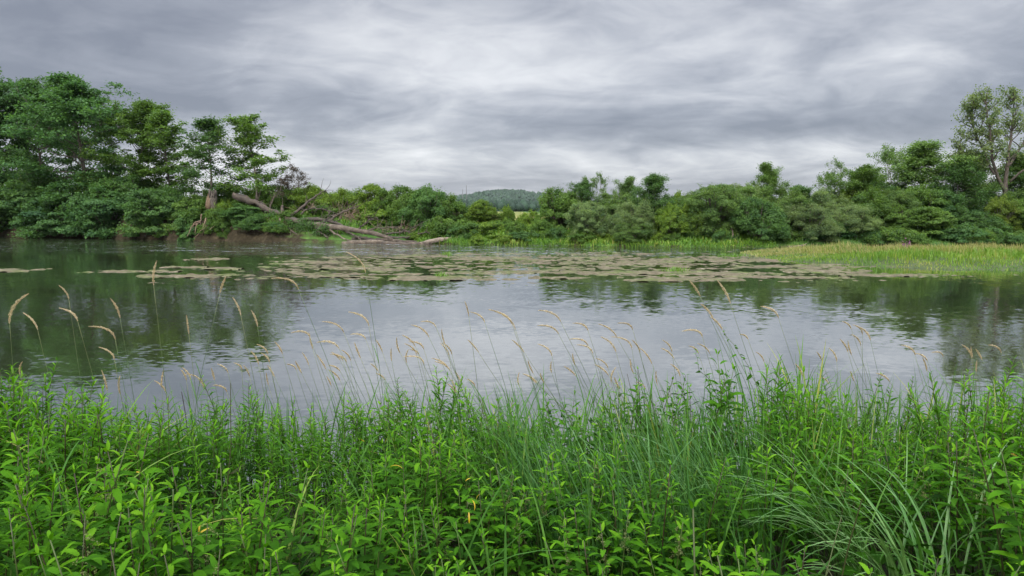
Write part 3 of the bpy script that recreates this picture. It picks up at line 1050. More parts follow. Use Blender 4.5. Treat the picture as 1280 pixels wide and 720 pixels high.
YP = float(Yshore(pxX(1250, 66))) + 9.5
poplar(1252, YP, [
    ([(1256, 262, 0), (1258, 215, 0), (1264, 165, 0.3), (1268, 116, 0.4)], 0.34),
    ([(1257, 240, 0), (1242, 200, -0.5), (1238, 160, -0.8), (1232, 120, -1)], 0.24),
    ([(1246, 255, 0), (1230, 235, 0.6), (1213, 205, 1.0), (1200, 180, 1.2)], 0.2),
    ([(1243, 215, -0.4), (1228, 180, 0.6), (1216, 150, 1.0), (1214, 122, 1.3)], 0.15),
    ([(1259, 205, 0), (1275, 180, 0.5), (1290, 150, 0.8), (1296, 122, 1.0)], 0.2),
    ([(1262, 225, 0), (1285, 205, -0.8), (1305, 185, -1), (1320, 160, -1)], 0.16),
], "tall open crowned poplar with several leaning trunks at the right edge", 1)

# ------------------------------------------------------------------ fallen tree, stump, driftwood
def limb(parent, name, pts, r0, r1, sides=8, t=0.5, mat=M_deadwood, n=10, wob=0.04, rough=0.06):
    g = Geo()
    path = smooth_path([P(*p) for p in pts], n, wob)
    tube(g, path - np.array(parent.location if parent else (0, 0, 0)), np.linspace(r0, r1, n), sides, t, rough)
    return g.mesh(name, mat)


def twigs(path, n, L, g, t=0.5, r=0.03):
    for i in range(n):
        k = R.integers(2, len(path))
        d = nrm(path[k] - path[k - 1]) + R.normal(0, 0.7, 3)
        b = branch(path[k], d, L * R.uniform(0.5, 1.3), 0.2, 0.2, 5)
        tube(g, b, np.linspace(r, 0.008, 5), 4, t)


b0 = P(296, 247, 71)
ft = thing("fallen_tree", "big grey fallen tree lying down the bank into the river with its bare limbs", "fallen tree", b0)
g = Geo()
pth = smooth_path([P(293, 244, 71), P(315, 252.5, 70), P(333, 262, 69), P(352, 269, 68), P(370, 276, 67), P(386, 281, 66.3), P(405, 287, 65.4)], 20, 0.03) - np.array(b0)
tube(g, pth, np.linspace(0.34, 0.21, 20), 10, 0.35, 0.24)
link("trunk", g.mesh("fallen_trunk", M_deadwood), ft)
g = Geo()
for k_ in list(range(8, 20)) + [13, 15, 16, 17, 18]:
    cc_ = pth[k_] + np.array([R.normal(0, 0.3), -0.35, R.uniform(-0.7, 0.25)])
    leaf_cluster(g, cc_, R.uniform(0.35, 0.65), 0.9, 150, 0.15, 0.11, 0.3, np.array([0, -0.5, -0.2]), 0.5)
iv = link("ivy", g.mesh("trunk_ivy", M_fol), ft)
iv.color = (0.075, 0.155, 0.05, 1)
BR = [
    ([(386, 281, 66.3), (412, 283, 65.6), (437, 286, 65), (462, 291, 64.4), (482, 296, 63.8), (494, 302, 63.4)], 0.34, 0.13, 0.6, 3),
    ([(362, 271, 67.5), (375, 262, 67.8), (388, 250, 68), (397, 244, 68.2), (406, 238.5, 68.4)], 0.17, 0.04, 0.3, 8),
    ([(374, 276, 67), (390, 274, 67), (406, 275, 66.6), (420, 279, 66), (433, 284, 65.4)], 0.24, 0.1, 0.15, 3),
    ([(376, 268, 67.4), (383, 261, 67.6), (395, 260.5, 67.8), (406, 262, 67.6), (420, 267, 67.4)], 0.1, 0.04, 0.3, 6),
    ([(411, 277, 66.4), (420, 270, 66.6), (429, 265, 66.8), (437, 262, 66.8), (446, 259, 67)], 0.15, 0.04, 0.5, 6),
    ([(350, 270, 67.6), (351, 280, 67), (353, 290, 66.4), (355, 299, 66)], 0.16, 0.09, 0.8, 0),
    ([(352, 279, 67), (362, 287, 66.4), (371, 293, 65.8), (381, 303, 65)], 0.1, 0.05, 0.6, 2),
    ([(356, 272, 67.8), (353, 264, 68), (353, 257, 68.2)], 0.22, 0.1, 0.5, 0),
    ([(318, 253, 69.6), (325, 252, 69.4), (331, 256, 69.2), (335, 261, 69)], 0.06, 0.02, 0.5, 3),
    ([(482, 292.5, 63.8), (495, 291, 64), (508, 289, 64.2), (515, 285, 64.2), (522, 281.5, 64.4)], 0.09, 0.03, 0.3, 5),
    ([(486, 296, 63.7), (500, 297, 63.6), (516, 296, 63.6), (526, 292, 63.8), (534, 290, 63.8)], 0.12, 0.04, 0.3, 4),
    ([(424, 285, 65.4), (434, 290, 65), (446, 296, 64.2), (452, 302, 63.6)], 0.12, 0.06, 0.4, 3),
    ([(336, 262, 68.8), (340, 252, 69), (346, 245, 69.2), (352, 241, 69.2)], 0.09, 0.03, 0.5, 6),
    ([(398, 285, 65.6), (404, 277, 65.8), (413, 271, 66), (424, 268, 66.2)], 0.08, 0.02, 0.3, 6),
    ([(446, 288, 64.7), (455, 280, 64.9), (462, 275, 65), (472, 272, 65)], 0.09, 0.03, 0.4, 6),
    ([(458, 290, 64.4), (470, 286, 64.5), (484, 284, 64.6), (497, 285, 64.6)], 0.08, 0.02, 0.5, 5),
    ([(378, 280, 66.6), (384, 288, 66), (386, 296, 65.4), (392, 301, 65)], 0.1, 0.04, 0.6, 4),
    ([(412, 287, 65.3), (420, 293, 64.8), (432, 299, 64.2), (446, 303, 63.6)], 0.1, 0.04, 0.7, 4),
    ([(392, 282, 66), (400, 290, 65.4), (410, 297, 64.6)], 0.13, 0.06, 0.4, 2),
]
for ctrl, r0, r1, t, nt in BR:
    g = Geo()
    pth = smooth_path([P(*p) for p in ctrl], 12, 0.04) - np.array(b0)
    tube(g, pth, np.linspace(r0, r1, 12), 8, t, 0.07)
    twigs(pth, nt * 2 + 2, 1.3, g, t, 0.035)
    link("branch", g.mesh("fallen_branch", M_deadwood), ft)

GD = "driftwood stranded below the fallen tree"
for ctrl, r0, r1, t, lab, off in [
    ([(428, 305, 63.4), (445, 303, 63.2), (462, 302, 63), (480, 303.5, 62.8)], 0.22, 0.2, 0.7, "thick pale log lying at the waterline under the fallen tree", 0),
    ([(478, 304.5, 62.4), (500, 305, 62), (520, 305.5, 61.8), (533, 304, 61.6)], 0.2, 0.16, 0.45, "grey log half in the water right of the thick pale log", 0),
    ([(526, 306, 61.6), (540, 301.5, 61.9), (556, 299.2, 62), (572, 297.8, 62.1)], 0.24, 0.15, 0.95, "palest bleached log tilted upward at the right end of the pile", 0),
    ([(470, 299, 64), (490, 300.5, 63.6), (512, 302, 63.2), (524, 303, 63)], 0.15, 0.1, 0.4, "thin brown log behind the grey log", 0),
    ([(440, 299, 64.6), (452, 297, 64.6), (462, 299, 64.4), (472, 302, 64)], 0.16, 0.12, 0.15, "short dark log stuck under the main limb", 0),
    ([(400, 301, 65), (412, 303, 64.6), (424, 303.5, 64.2)], 0.14, 0.1, 0.5, "short log left of the thick pale log", 0),
]:
    g = Geo()
    pc = [P(*p) for p in ctrl]
    c = np.mean(pc, 0)
    pth = smooth_path(pc, 10, 0.03) - c
    tube(g, pth, np.linspace(r0, r1, 10), 8, t, 0.08)
    twigs(pth, 2, 0.5, g, t, 0.04)
    o = link("driftwood_log", g.mesh("driftwood_log", M_deadwood), label=lab, category="log", group=GD)
    o.location = c

# stump
bs = P(266, 264, 71.5)
st = thing("broken_stump", "jagged broken tree stump with reddish split wood on the bank", "stump", bs)
g = Geo()
hs = P(266, 240, 71.5)[2] - bs[2]
pth = np.array([(0, 0, -0.6), (0.02, 0, 0), (0.0, 0, hs * 0.3), (0.05, 0, hs * 0.6), (0.08, 0, hs * 0.8)])
tube(g, pth, [0.7, 0.55, 0.46, 0.43, 0.38], 12, 0.25, 0.08)
for i in range(9):
    a = i * 0.7
    p = np.array([0.08 + 0.3 * math.cos(a), 0.32 * math.sin(a), hs * 0.72])
    tube(g, [p, p + (0, 0, hs * R.uniform(0.1, 0.35)), p + (0.02, 0, hs * R.uniform(0.3, 0.5))], [0.16, 0.1, 0.02], 4, 0.3, 0.1)
link("trunk", g.mesh("stump_trunk", M_bark), st)
g = Geo()
for i in range(6):
    x = -0.48 + i * 0.06
    tube(g, [(x, -0.35, hs * 0.02), (x + 0.03, -0.4, hs * 0.3), (x + 0.12, -0.36, hs * R.uniform(0.6, 0.95))], [0.16, 0.13, 0.02], 6, 0.5, 0.12)
link("split_wood", g.mesh("stump_split", M_split), st)

# roots hanging from the eroded soil
for i, (px, py) in enumerate([(243, 280), (252, 283), (262, 284), (272, 286), (284, 288), (225, 284), (238, 288)]):
    g = Geo()
    p0 = P(px, py - 8, 68.6 + 2 * (px < 250))
    for s in range(4):
        d = np.array([R.normal(0, 0.6), -0.6, -0.5])
        b = branch(p0 + R.normal(0, 0.25, 3), d, R.uniform(1.2, 2.4), -0.9, 0.25, 7) - p0
        tube(g, b, np.linspace(0.07, 0.02, 7), 5, 0.5)
    o = link("hanging_roots", g.mesh("hanging_roots", M_root), label="tangle of thin brown roots hanging from the eroded bank below the stump", category="roots", group="root tangles in the eroded bank")
    o.location = p0

# dry brushwood on the slope
for px, py, d, lab in ((448, 268, 5.2, "heap of dry brown twigs on the slope above the driftwood"), (398, 258, 6.0, "dry brown twigs standing behind the bare upright branch"), (497, 286, 2.4, "dry brown brush on bare soil beside the thin raised branches"), (432, 258, 6.5, "dry twig bush just above the heap of brown twigs")):
    Y = float(Yshore(pxX(px, 66))) + d
    c = np.array([pxX(px, Y), Y, float(zfar(pxX(px, Y), Y))])
    g = Geo()
    for i in range(34):
        az = R.random() * 6.28
        b = branch((R.normal(0, 0.8), R.normal(0, 0.5), 0), (math.cos(az) * 0.8, math.sin(az) * 0.8, R.uniform(0.4, 1.2)), R.uniform(0.9, 2.2), 0, 0.22, 6)
        tube(g, b, np.linspace(0.035, 0.012, 6), 4, R.uniform(0.1, 0.5))
    o = link("dead_brush", g.mesh("dead_brush", M_root), label=lab, category="brushwood", group="dry brushwood on the slope")
    o.location = c

# bare stems / snags on the right bank
for ctrl, r0, r1, lab, name, mat in [
    ([(1212, 292, 66), (1213, 280, 66), (1215, 268, 66)], 0.3, 0.1, "pale broken snag standing among the dark bushes left of the poplar", "snag", M_deadwood),
    ([(912, 302, 57.6), (916, 293, 58), (914, 284, 58.4)], 0.08, 0.05, "darker of the two bare stems under the big willow", "leaning_stem", M_deadwood),
    ([(926, 309, 57), (922, 302, 57.4), (918, 296, 58)], 0.1, 0.06, "pale bare stem leaning left at the waterline under the big willow", "leaning_stem", M_deadwood),
    ([(905, 310.5, 56.6), (918, 310, 56.6), (932, 310.5, 56.6)], 0.1, 0.07, "pale log lying at the waterline under the big willow", "driftwood_log", M_deadwood),
    ([(985, 309, 56.4), (995, 308, 56.6), (1006, 306, 57)], 0.09, 0.05, "brown log at the waterline behind the island tip", "driftwood_log", M_deadwood),
    ([(1246, 304, 62), (1256, 299, 62.4), (1266, 297, 62.8)], 0.12, 0.06, "pale fallen branch on the bank below the yellowish bush", "fallen_branch", M_deadwood),
]:
    pc = [P(*p) for p in ctrl]
    g = Geo()
    pth = smooth_path(pc, 9, 0.02) - pc[0]
    tube(g, pth, np.linspace(r0, r1, 9), 7, 0.8, 0.07)
    twigs(pth, 2, 0.4, g, 0.8, 0.03)
    o = link(name, g.mesh(name, mat), label=lab, category=name.replace("_", " ").replace("driftwood ", ""))
    o.location = pc[0]

# ------------------------------------------------------------------ far grasses (stuff)
def scatter_far(n, xr, dr, hr, wr, tmean, mat, name, tv=0.2, zfn=zfar, keep=None):
    x = R.uniform(*xr, n)
    d = dr[0] + (dr[1] - dr[0]) * R.random(n) ** 1.2
    y = Yshore(x) + d
    if keep is not None:
        k = keep(x, y, d)
        x, y = x[k], y[k]
    n = len(x)
    g = Geo()
    p = np.stack([x, y, zfn(x, y) - 0.03], 1)
    tb = tmean + tv * (vnoise(x, y, 3.0, 31) - 0.5) * 2
    blades(g, p, R.uniform(0, 6.28, n), R.uniform(0, 0.6, n), R.uniform(0.3, 1.8, n), R.uniform(*hr, n) * (0.6 + 0.8 * vnoise(x, y, 2.0, 33)), R.uniform(*wr, n), 3, np.clip(tb + R.normal(0, 0.15, n), 0, 1))
    link(name, g.mesh(name, mat), kind="stuff")


scatter_far(30000, (-9, 22), (-0.1, 12), (0.15, 0.5), (0.05, 0.10), 0.62, M_bank_grass, "bank_grass")
scatter_far(24000, (-62, -8), (1.6, 12), (0.2, 0.6), (0.05, 0.10), 0.4, M_bank_grass, "bank_grass")
scatter_far(4000, (20, 75), (0, 9), (0.2, 0.5), (0.05, 0.10), 0.0, M_bank_grass, "bank_grass")
scatter_far(5000, (-30, 5), (14, 40), (0.4, 0.9), (0.06, 0.12), 0.5, M_dry, "field_grass", 0.5)

# island grass
n = 42000
x = R.uniform(16.0, 58, n)
fy, by = np.interp(x, *_if), np.interp(x, *_ib)
y = fy + 0.15 + (by - fy - 0.2) * R.random(n) ** 1.1
z = zisl(x, y)
k = z > -0.02
x, y, z, fy, by = x[k], y[k], z[k], fy[k], by[k]
u = (y - fy) / (by - fy)
edge = np.clip(np.minimum(y - fy, (x - 16.0) * 0.4) / 2.0, 0.36, 1)
tall = 0.5 * edge * (0.35 + 1.1 * vnoise(x, y, 1.6, 41))
g = Geo()
p = np.stack([x, y, z - 0.03], 1)
blades(g, p, R.uniform(0, 6.28, len(x)), R.uniform(0, 0.3, len(x)), R.uniform(0.1, 1.0, len(x)), np.clip(R.uniform(0.5, 0.95, len(x)) * tall, 0.12, 2), R.uniform(0.025, 0.05, len(x)), 3,
       np.clip(0.68 + 0.5 * (vnoise(x, y, 1.8, 43) - 0.5) + R.normal(0, 0.12, len(x)), 0, 0.97))
link("island_grass", g.mesh("island_grass", M_bank_grass), kind="stuff")
k = (u > 0.22) & (R.random(len(x)) < 0.85 * sstep(0.3, 0.55, u)) & (vnoise(x, y, 3.0, 47) > 0.3)
g = Geo()
pp = p[k]
hh = np.clip(R.uniform(0.75, 1.25, k.sum()) * tall[k], 0.2, 2)
blades(g, pp, R.uniform(2.2, 4.2, k.sum()), R.uniform(0, 0.4, k.sum()), R.uniform(0.1, 1.2, k.sum()), hh, R.uniform(0.025, 0.05, k.sum()), 4, np.clip(R.normal(0.5, 0.2, k.sum()), 0, 1))
link("island_seed_grass", g.mesh("island_seed_grass", M_dry), kind="stuff")
# purple flowering plants on the island
for i, (px, py) in enumerate([(1132, 309), (1138, 307)]):
    Y = 44.0
    c = np.array([pxX(px, Y), Y, 0.3])
    o = thing("loosestrife", ["lower purple flower spike in the island's pale grass", "upper purple flower spike in the island's pale grass"][i], "wild flower", c, "purple flower spikes on the island")
    hh = P(px, py - 3, Y)[2] - 0.3
    g = Geo()
    tube(g, [(0, 0, 0), (0.02, 0, hh * 0.7), (0, 0, hh)], [0.03, 0.02, 0.01], 4)
    link("stem", g.mesh("stem", M_stalk), o)
    g = Geo()
    leaf_cluster(g, np.array([0, 0, hh * 0.85]), 0.12, 2.2, 60, 0.09, 0.06, 0.2, np.zeros(3), 0.5)
    link("blossoms", g.mesh("flower_spike", M_purple), o)

# small grass tufts on the gravel near the island tip and weeds standing in the river
for px, py, wd, lab in [(915, 320.5, 1.3, "low bright grass tuft on the silt left of the island tip"), (951, 319.5, 0.6, "small round grass tuft between the low tuft and the island"), (552, 346, 0.4, "little green sprig standing on the front weed raft"), (559, 318.5, 0.5, "dark green sprig standing in the quick water below the log pile"), (845, 339, 0.6, "green sprig growing on the weed raft right of centre")]:
    c = G(px, py)
    n = int(120 * wd + 40)
    g = Geo()
    pp = np.stack([R.normal(0, wd * 0.36, n), R.normal(0, 0.2, n), np.full(n, -0.03)], 1)
    blades(g, pp, R.uniform(0, 6.28, n), R.uniform(0.1, 0.7, n), R.uniform(0.2, 1, n), R.uniform(0.12, 0.35, n), R.uniform(0.02, 0.05, n), 3, R.uniform(0.5, 0.9, n))
    o = link("grass_tuft", g.mesh("grass_tuft", M_bank_grass), label=lab, category="grass tuft")
    o.location = c

# ------------------------------------------------------------------ floating weed
def raft(cx, cy, rx, ry, seed, dens=0.5):
    n1, n2 = int(np.clip(rx * 2.5 / 0.09, 24, 150)), int(np.clip(ry * 2.5 / 0.09, 16, 90))
    X, Yq = np.meshgrid(np.linspace(-rx * 1.25, rx * 1.25, n1), np.linspace(-ry * 1.25, ry * 1.25, n2))
    rr = np.sqrt((X / rx) ** 2 + (Yq / ry) ** 2)
    wx, wy = X + cx, Yq + cy
    h = 1.0 - rr + (vnoise(wx, wy * 1.4, 1.3, seed) - 0.5) * 0.9 + (vnoise(wx * 0.6, wy, 0.45, seed + 1) - 0.5) * 1.35 + (vnoise(wx * 0.7, wy, 0.2, seed + 2) - 0.5) * 1.9
    Z = np.clip(h, -0.3, 0.5) * 0.07 + (vnoise(wx, wy, 0.22, seed + 3) - 0.5) * 0.03
    v = np.stack([X, Yq, Z], -1).reshape(-1, 3)
    i, j = np.meshgrid(np.arange(n2 - 1), np.arange(n1 - 1), indexing="ij")
    a = (i * n1 + j).ravel()
    q = np.stack([a, a + 1, a + n1 + 1, a + n1], 1)
    keep = v[q][:, :, 2].max(1) > -0.012
    q = q[keep]
    used = np.unique(q)
    mp = np.full(len(v), -1)
    mp[used] = np.arange(len(used))
    return v[used], mp[q], used


RAFT = [
    (8, 338, 34, 1.6, "pale flat weed raft drifting at the photo's left edge"),
    (165, 339.5, 48, 1.3, "long pale weed raft left of the tall upright seed head"),
    (230, 345, 54, 1.8, "longest pale weed raft, just right of the tall upright seed head"),
    (258, 324, 22, 1.0, "small pale raft highest up in the dark water at the left"),
    (232, 334, 22, 0.8, "thin raft between the long pale rafts and the small high one"),
    (270, 336, 26, 1.0, "thin weed raft right of centre among the left rafts"),
    (425, 335, 34, 1.4, "weed raft at the left end of the big weed bed"),
    (420, 345.5, 26, 1.2, "weed raft on the near left corner of the big weed bed"),
    (465, 346.5, 18, 0.7, "slim pale raft right of the near left corner raft"),
    (545, 348, 46, 2.2, "large brown weed raft with a green sprig, nearest in the bed"),
    (610, 349.5, 34, 0.8, "narrow brown raft trailing right of the sprig raft"),
    (655, 340, 26, 1.3, "flat raft in the middle gap of the weed bed"),
    (700, 347, 32, 1.4, "oval pinkish raft edging the dark reflection"),
    (850, 349, 62, 2.6, "widest pinkish weed raft, near the right front of the bed"),
    (790, 341, 50, 1.6, "long raft behind the widest pinkish one"),
    (900, 342, 44, 1.6, "raft with green growth behind the widest one, to its right"),
    (950, 346, 40, 1.2, "thin pale raft right of the widest pinkish one"),
    (1030, 339, 50, 1.6, "long raft in front of the island tip"),
    (1120, 344, 60, 1.4, "long pale raft in front of the island's middle"),
    (1010, 347, 40, 0.9, "narrow raft at the right front of the weed bed"),
]
for i, (px, py, hw, hh, lab) in enumerate(RAFT):
    c = G(px, py)
    c0, c1 = G(px, py - hh), G(px, py + hh)
    rx = hw / F * c[1]
    ry = max(0.12, (c0[1] - c1[1]) / 2)
    v, q, _ = raft(c[0], c[1], rx, ry, 100 + i * 5)
    if len(q) == 0:
        continue
    me = mesh_from("weed_raft", v, q, np.full(len(v), 0.5), M_mat)
    o = link("weed_raft", me, label=lab, category="weed raft", group="floating weed rafts")
    o.location = (c[0], c[1], 0.004)

# the broken bed of loose weed between the rafts
X, Yq = np.meshgrid(np.arange(-17, 31, 0.12), np.arange(28, 58, 0.14))
inside = np.minimum(sstep(29, 33.5, Yq + 1.2 * (vnoise(X, 0 * X, 3, 61) - 0.5) + 0.1 * np.abs(X - 5)), sstep(54, 42, Yq)) * sstep(-17, -11, X) * sstep(25, 15, X)
h = 0.95 * vnoise(X * 0.45, Yq * 1.3, 1.0, 62) * 0.55 + 0.35 * vnoise(X * 0.6, Yq, 0.45, 63) + 0.95 * (vnoise(X * 0.7, Yq, 0.22, 66) - 0.5) + 0.25 * vnoise(X * 0.15, Yq * 0.5, 1.0, 64) - (1.165 - 0.47 * inside) + 0.02
Z = np.clip(h, -0.2, 0.3) * 0.12 + (vnoise(X, Yq, 0.2, 65) - 0.5) * 0.02
ny, nx = X.shape
v = np.stack([X, Yq, Z], -1).reshape(-1, 3)
i, j = np.meshgrid(np.arange(ny - 1), np.arange(nx - 1), indexing="ij")
a = (i * nx + j).ravel()
q = np.stack([a, a + 1, a + nx + 1, a + nx], 1)
q = q[v[q][:, :, 2].max(1) > -0.006]
used = np.unique(q)
mp = np.full(len(v), -1)
mp[used] = np.arange(len(used))
link("loose_weed", mesh_from("loose_weed", v[used], mp[q], np.full(len(used), 0.5), M_mat), kind="stuff")

# ------------------------------------------------------------------ foreground plants
def leaf_template(W, rows, bend, fold, serr, shape):
    v, x, z = [], 0.0, 0.0
    for i in range(rows + 1):
        t = i / rows
        w = W * shape(t)
        if serr and 0 < i < rows:
            w *= (1 + serr) if i % 2 else (1 - serr)
        a = bend * (t - 0.15)
        nx, nz = math.sin(a), math.cos(a)
        for sgn in (-1, 0, 1):
            up = fold * w * 0.5 * abs(sgn)
            v.append((x + nx * up, sgn * w / 2, z + nz * up))
        x += math.cos(a) / rows
        z -= math.sin(a) / rows
    q = []
    for i in range(rows):
        for c in (0, 1):
            q.append((i * 3 + c, i * 3 + c + 1, (i + 1) * 3 + c + 1, (i + 1) * 3 + c))
    return np.array(v), np.array(q)


net_shape = lambda t: max(0.02, (t + 0.04) ** 0.55 * (1 - t) ** 0.85 * 1.75)
lan_shape = lambda t: max(0.02, (t + 0.02) ** 0.7 * (1 - t) ** 0.75 * 1.7)
NET_T = [leaf_template(0.44, 12, b, 0.35, 0.10, net_shape) for b in (0.5, 0.9, 1.3)]
NET_TL = [leaf_template(0.44, 6, b, 0.35, 0.0, net_shape) for b in (0.5, 0.9, 1.3)]
LAN_T = [leaf_template(0.23, 7, b, 0.4, 0.0, lan_shape) for b in (0.5, 0.9, 1.4)]


def add_leaf(g, tpl, p, az, el, roll, L, t):
    v, q = tpl
    ca, sa, ce, se = math.cos(az), math.sin(az), math.cos(el), math.sin(el)
    d = np.array([ca * ce, sa * ce, se])
    s = np.array([-sa, ca, 0])
    n = np.cross(d, s)
    s2 = s * math.cos(roll) + n * math.sin(roll)
    n2 = np.cross(d, s2)
    g.add(p + (v * L) @ np.stack([d, s2, n2]), q, t)


def plant(kind, H, nodes, Lmax, seed, low=False, flower=False):
    st, lf = Geo(), Geo()
    la, lm = R.random() * 6.28, R.uniform(0.03, 0.14)
    def pos(h):
        u = h / H
        return np.array([math.cos(la) * lm * u * u, math.sin(la) * lm * u * u, h])
    hs = np.linspace(-0.05, H, 6)
    tube(st, [pos(h) for h in hs], np.linspace(0.0032, 0.0014, 6) * (H / 0.8 + 0.3), 4, R.uniform(0.1, 0.8))
    az0 = R.random() * 6.28
    tpls = (NET_TL if low else NET_T) if kind == "nettle" else LAN_T
    for i in range(nodes):
        u = i / (nodes - 1)
        h = H * (0.18 + 0.82 * u ** 0.95)
        nl = 2 if kind == "nettle" else (3 if i % 2 else 2)
        az0 += math.pi / 2 + R.normal(0, 0.2)
        prof = (0.65 + 0.35 * min(1, u * 2.5)) * (1 - 0.62 * max(0, (u - 0.6) / 0.4) ** 1.6)
        for k in range(nl):
            az = az0 + k * 2 * math.pi / nl + R.normal(0, 0.15)
            L = Lmax * prof * R.uniform(0.85, 1.15)
            if kind == "nettle":
                el = rad(0 + 25 * u + 30 * max(0, (u - 0.8) / 0.2)) + R.normal(0, 0.15)
            else:
                el = rad(12 + 26 * u + 24 * max(0, (u - 0.8) / 0.2)) + R.normal(0, 0.15)
            p = pos(h) + np.array([math.cos(az), math.sin(az), 0.3]) * (0.022 if kind == "nettle" else 0.004) * prof
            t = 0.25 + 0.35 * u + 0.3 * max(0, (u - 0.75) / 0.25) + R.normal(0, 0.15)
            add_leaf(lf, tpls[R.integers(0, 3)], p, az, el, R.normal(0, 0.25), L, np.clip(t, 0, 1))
        if kind != "nettle" and 0.3 < u < 0.85 and R.random() < 0.5:   # short side shoots in the axils
            az = az0 + R.random() * 6
            for k in range(3):
                add_leaf(lf, tpls[0], pos(h + 0.01) + R.normal(0, 0.004, 3), az + R.normal(0, 0.6), rad(55) + R.normal(0, 0.2), Lmax * 0.4, 0.0, np.clip(t + 0.15, 0, 1))
    fl = None
    if flower:
        fl = Geo()
        for i in range(10):
            h = H * R.uniform(0.72, 0.97)
            az = R.random() * 6.28
            b = branch(pos(h), (math.cos(az), math.sin(az), 0.1), R.uniform(0.03, 0.06), -1.8, 0.15, 5)
            n = 26
            idx = R.integers(0, 5, n)
            leaf_quads(fl, b[idx] + R.normal(0, 0.003, (n, 3)), R.normal(0, 1, (n, 3)), R.normal(0, 1, (n, 3)), 0.006, 0.005, R.uniform(0.3, 0.9, n))
    return st, lf, fl


def px_of(x, y, z):
    d = np.array([x, y, z - CAMZ])
    zc_ = d @ _fw
    return 640 + F * (d @ _rt) / zc_, 360 - F * (d @ _up) / zc_


def hfun(px, y):
    """height of the herbs by column in the photograph's ground plan"""
    base = np.interp(px, [-300, 0, 250, 450, 640, 760, 900, 1280, 1600], [0.80, 0.78, 0.70, 0.64, 0.58, 0.60, 0.76, 0.80, 0.80])
    return base


M_tassel = foliage_mat("nettle_tassel", [(0.0, (0.10, 0.13, 0.04)), (1.0, (0.24, 0.26, 0.10))], transl=0.2)
PV = {"nettle": [], "lance": []}
for i in range(7):
    fl = i in (0, 3)
    s_, l_, f_ = plant("nettle", R.uniform(0.85, 1.05), int(R.integers(14, 18)), R.uniform(0.082, 0.112), i, False, fl)
    PV["nettle"].append((s_, l_, f_))
for i in range(6):
    s_, l_, f_ = plant("lance", R.uniform(0.9, 1.05), int(R.integers(17, 22)), R.uniform(0.095, 0.13), i)
    PV["lance"].append((s_, l_, f_))
LOWV = {"nettle": [tuple(g.arrays() for g in plant("nettle", 0.95, 13, 0.115, i, True)[:2]) for i in range(4)],
        "lance": [tuple(g.arrays() for g in plant("lance", 0.95, 15, 0.13, i)[:2]) for i in range(4)]}
PROTO = {}
for kind, nm in (("nettle", "nettle"), ("lance", "willowherb")):
    PROTO[kind] = []
    for s_, l_, f_ in PV[kind]:
        ms = s_.mesh(nm + "_stem", M_stem)
        ml = l_.mesh(nm + "_leaves", M_leaf_nettle if kind == "nettle" else M_leaf_lance)
        mf = f_.mesh(nm + "_tassel", M_tassel) if f_ else None
        PROTO[kind].append((ms, ml, mf))

# sites: jittered grid over the near bank
sites = []
step = 0.125
yy = 1.35
while yy < 6.2:
    xx = -(0.86 * yy + 2.2)
    while xx < 0.86 * yy + 2.2:
        x = xx + R.uniform(-0.5, 0.5) * step
        y = yy + R.uniform(-0.5, 0.5) * step
        xx += step
        e = y - float(Ynear(x))
        if e > -0.45:
            continue
        px, _ = px_of(x, y, 1.8)
        if ((x - 1.62) / 0.5) ** 2 + ((y - 2.9) / 0.36) ** 2 < 1:
            continue
        # grass dominates the band right of centre
        gz = sstep(620, 720, px) * sstep(1010, 900, px) * sstep(3.2, 4.2, y) + 0.75 * sstep(470, 560, px) * sstep(4.3, 5.0, y)
        if R.random() < min(0.72, gz):
            continue
        kx = sstep(700, 300, px) * sstep(2.6, 3.6, y) + 0.15 + 0.5 * sstep(900, 1100, px) * sstep(3.0, 4.2, y)
        kx += 0.9 * (vnoise(x, y, 0.8, 71) - 0.5)
        kind = "lance" if R.random() < kx else "nettle"
        h = float(hfun(px, y)) * (0.5 + 0.75 * vnoise(x, y, 0.5, 73) + R.uniform(-0.14, 0.16))
        if ((x - 1.2) / 0.85) ** 2 + ((y - 2.25) / 0.62) ** 2 < 1:
            h *= 0.58
        sites.append((x, y, kind, h, px))
    yy += step
LABN = "serrated leafy green nettle in the dense stand on the near bank"
LABW = "narrow leaved bright green herb in the dense stand on the near bank"
lists = {"nettle": [], "lance": []}
for s_ in sites:
    lists[s_[2]].append(s_)
gst, gl = {"nettle": Geo(), "lance": Geo()}, {"nettle": Geo(), "lance": Geo()}
first = {}
NPL = 0
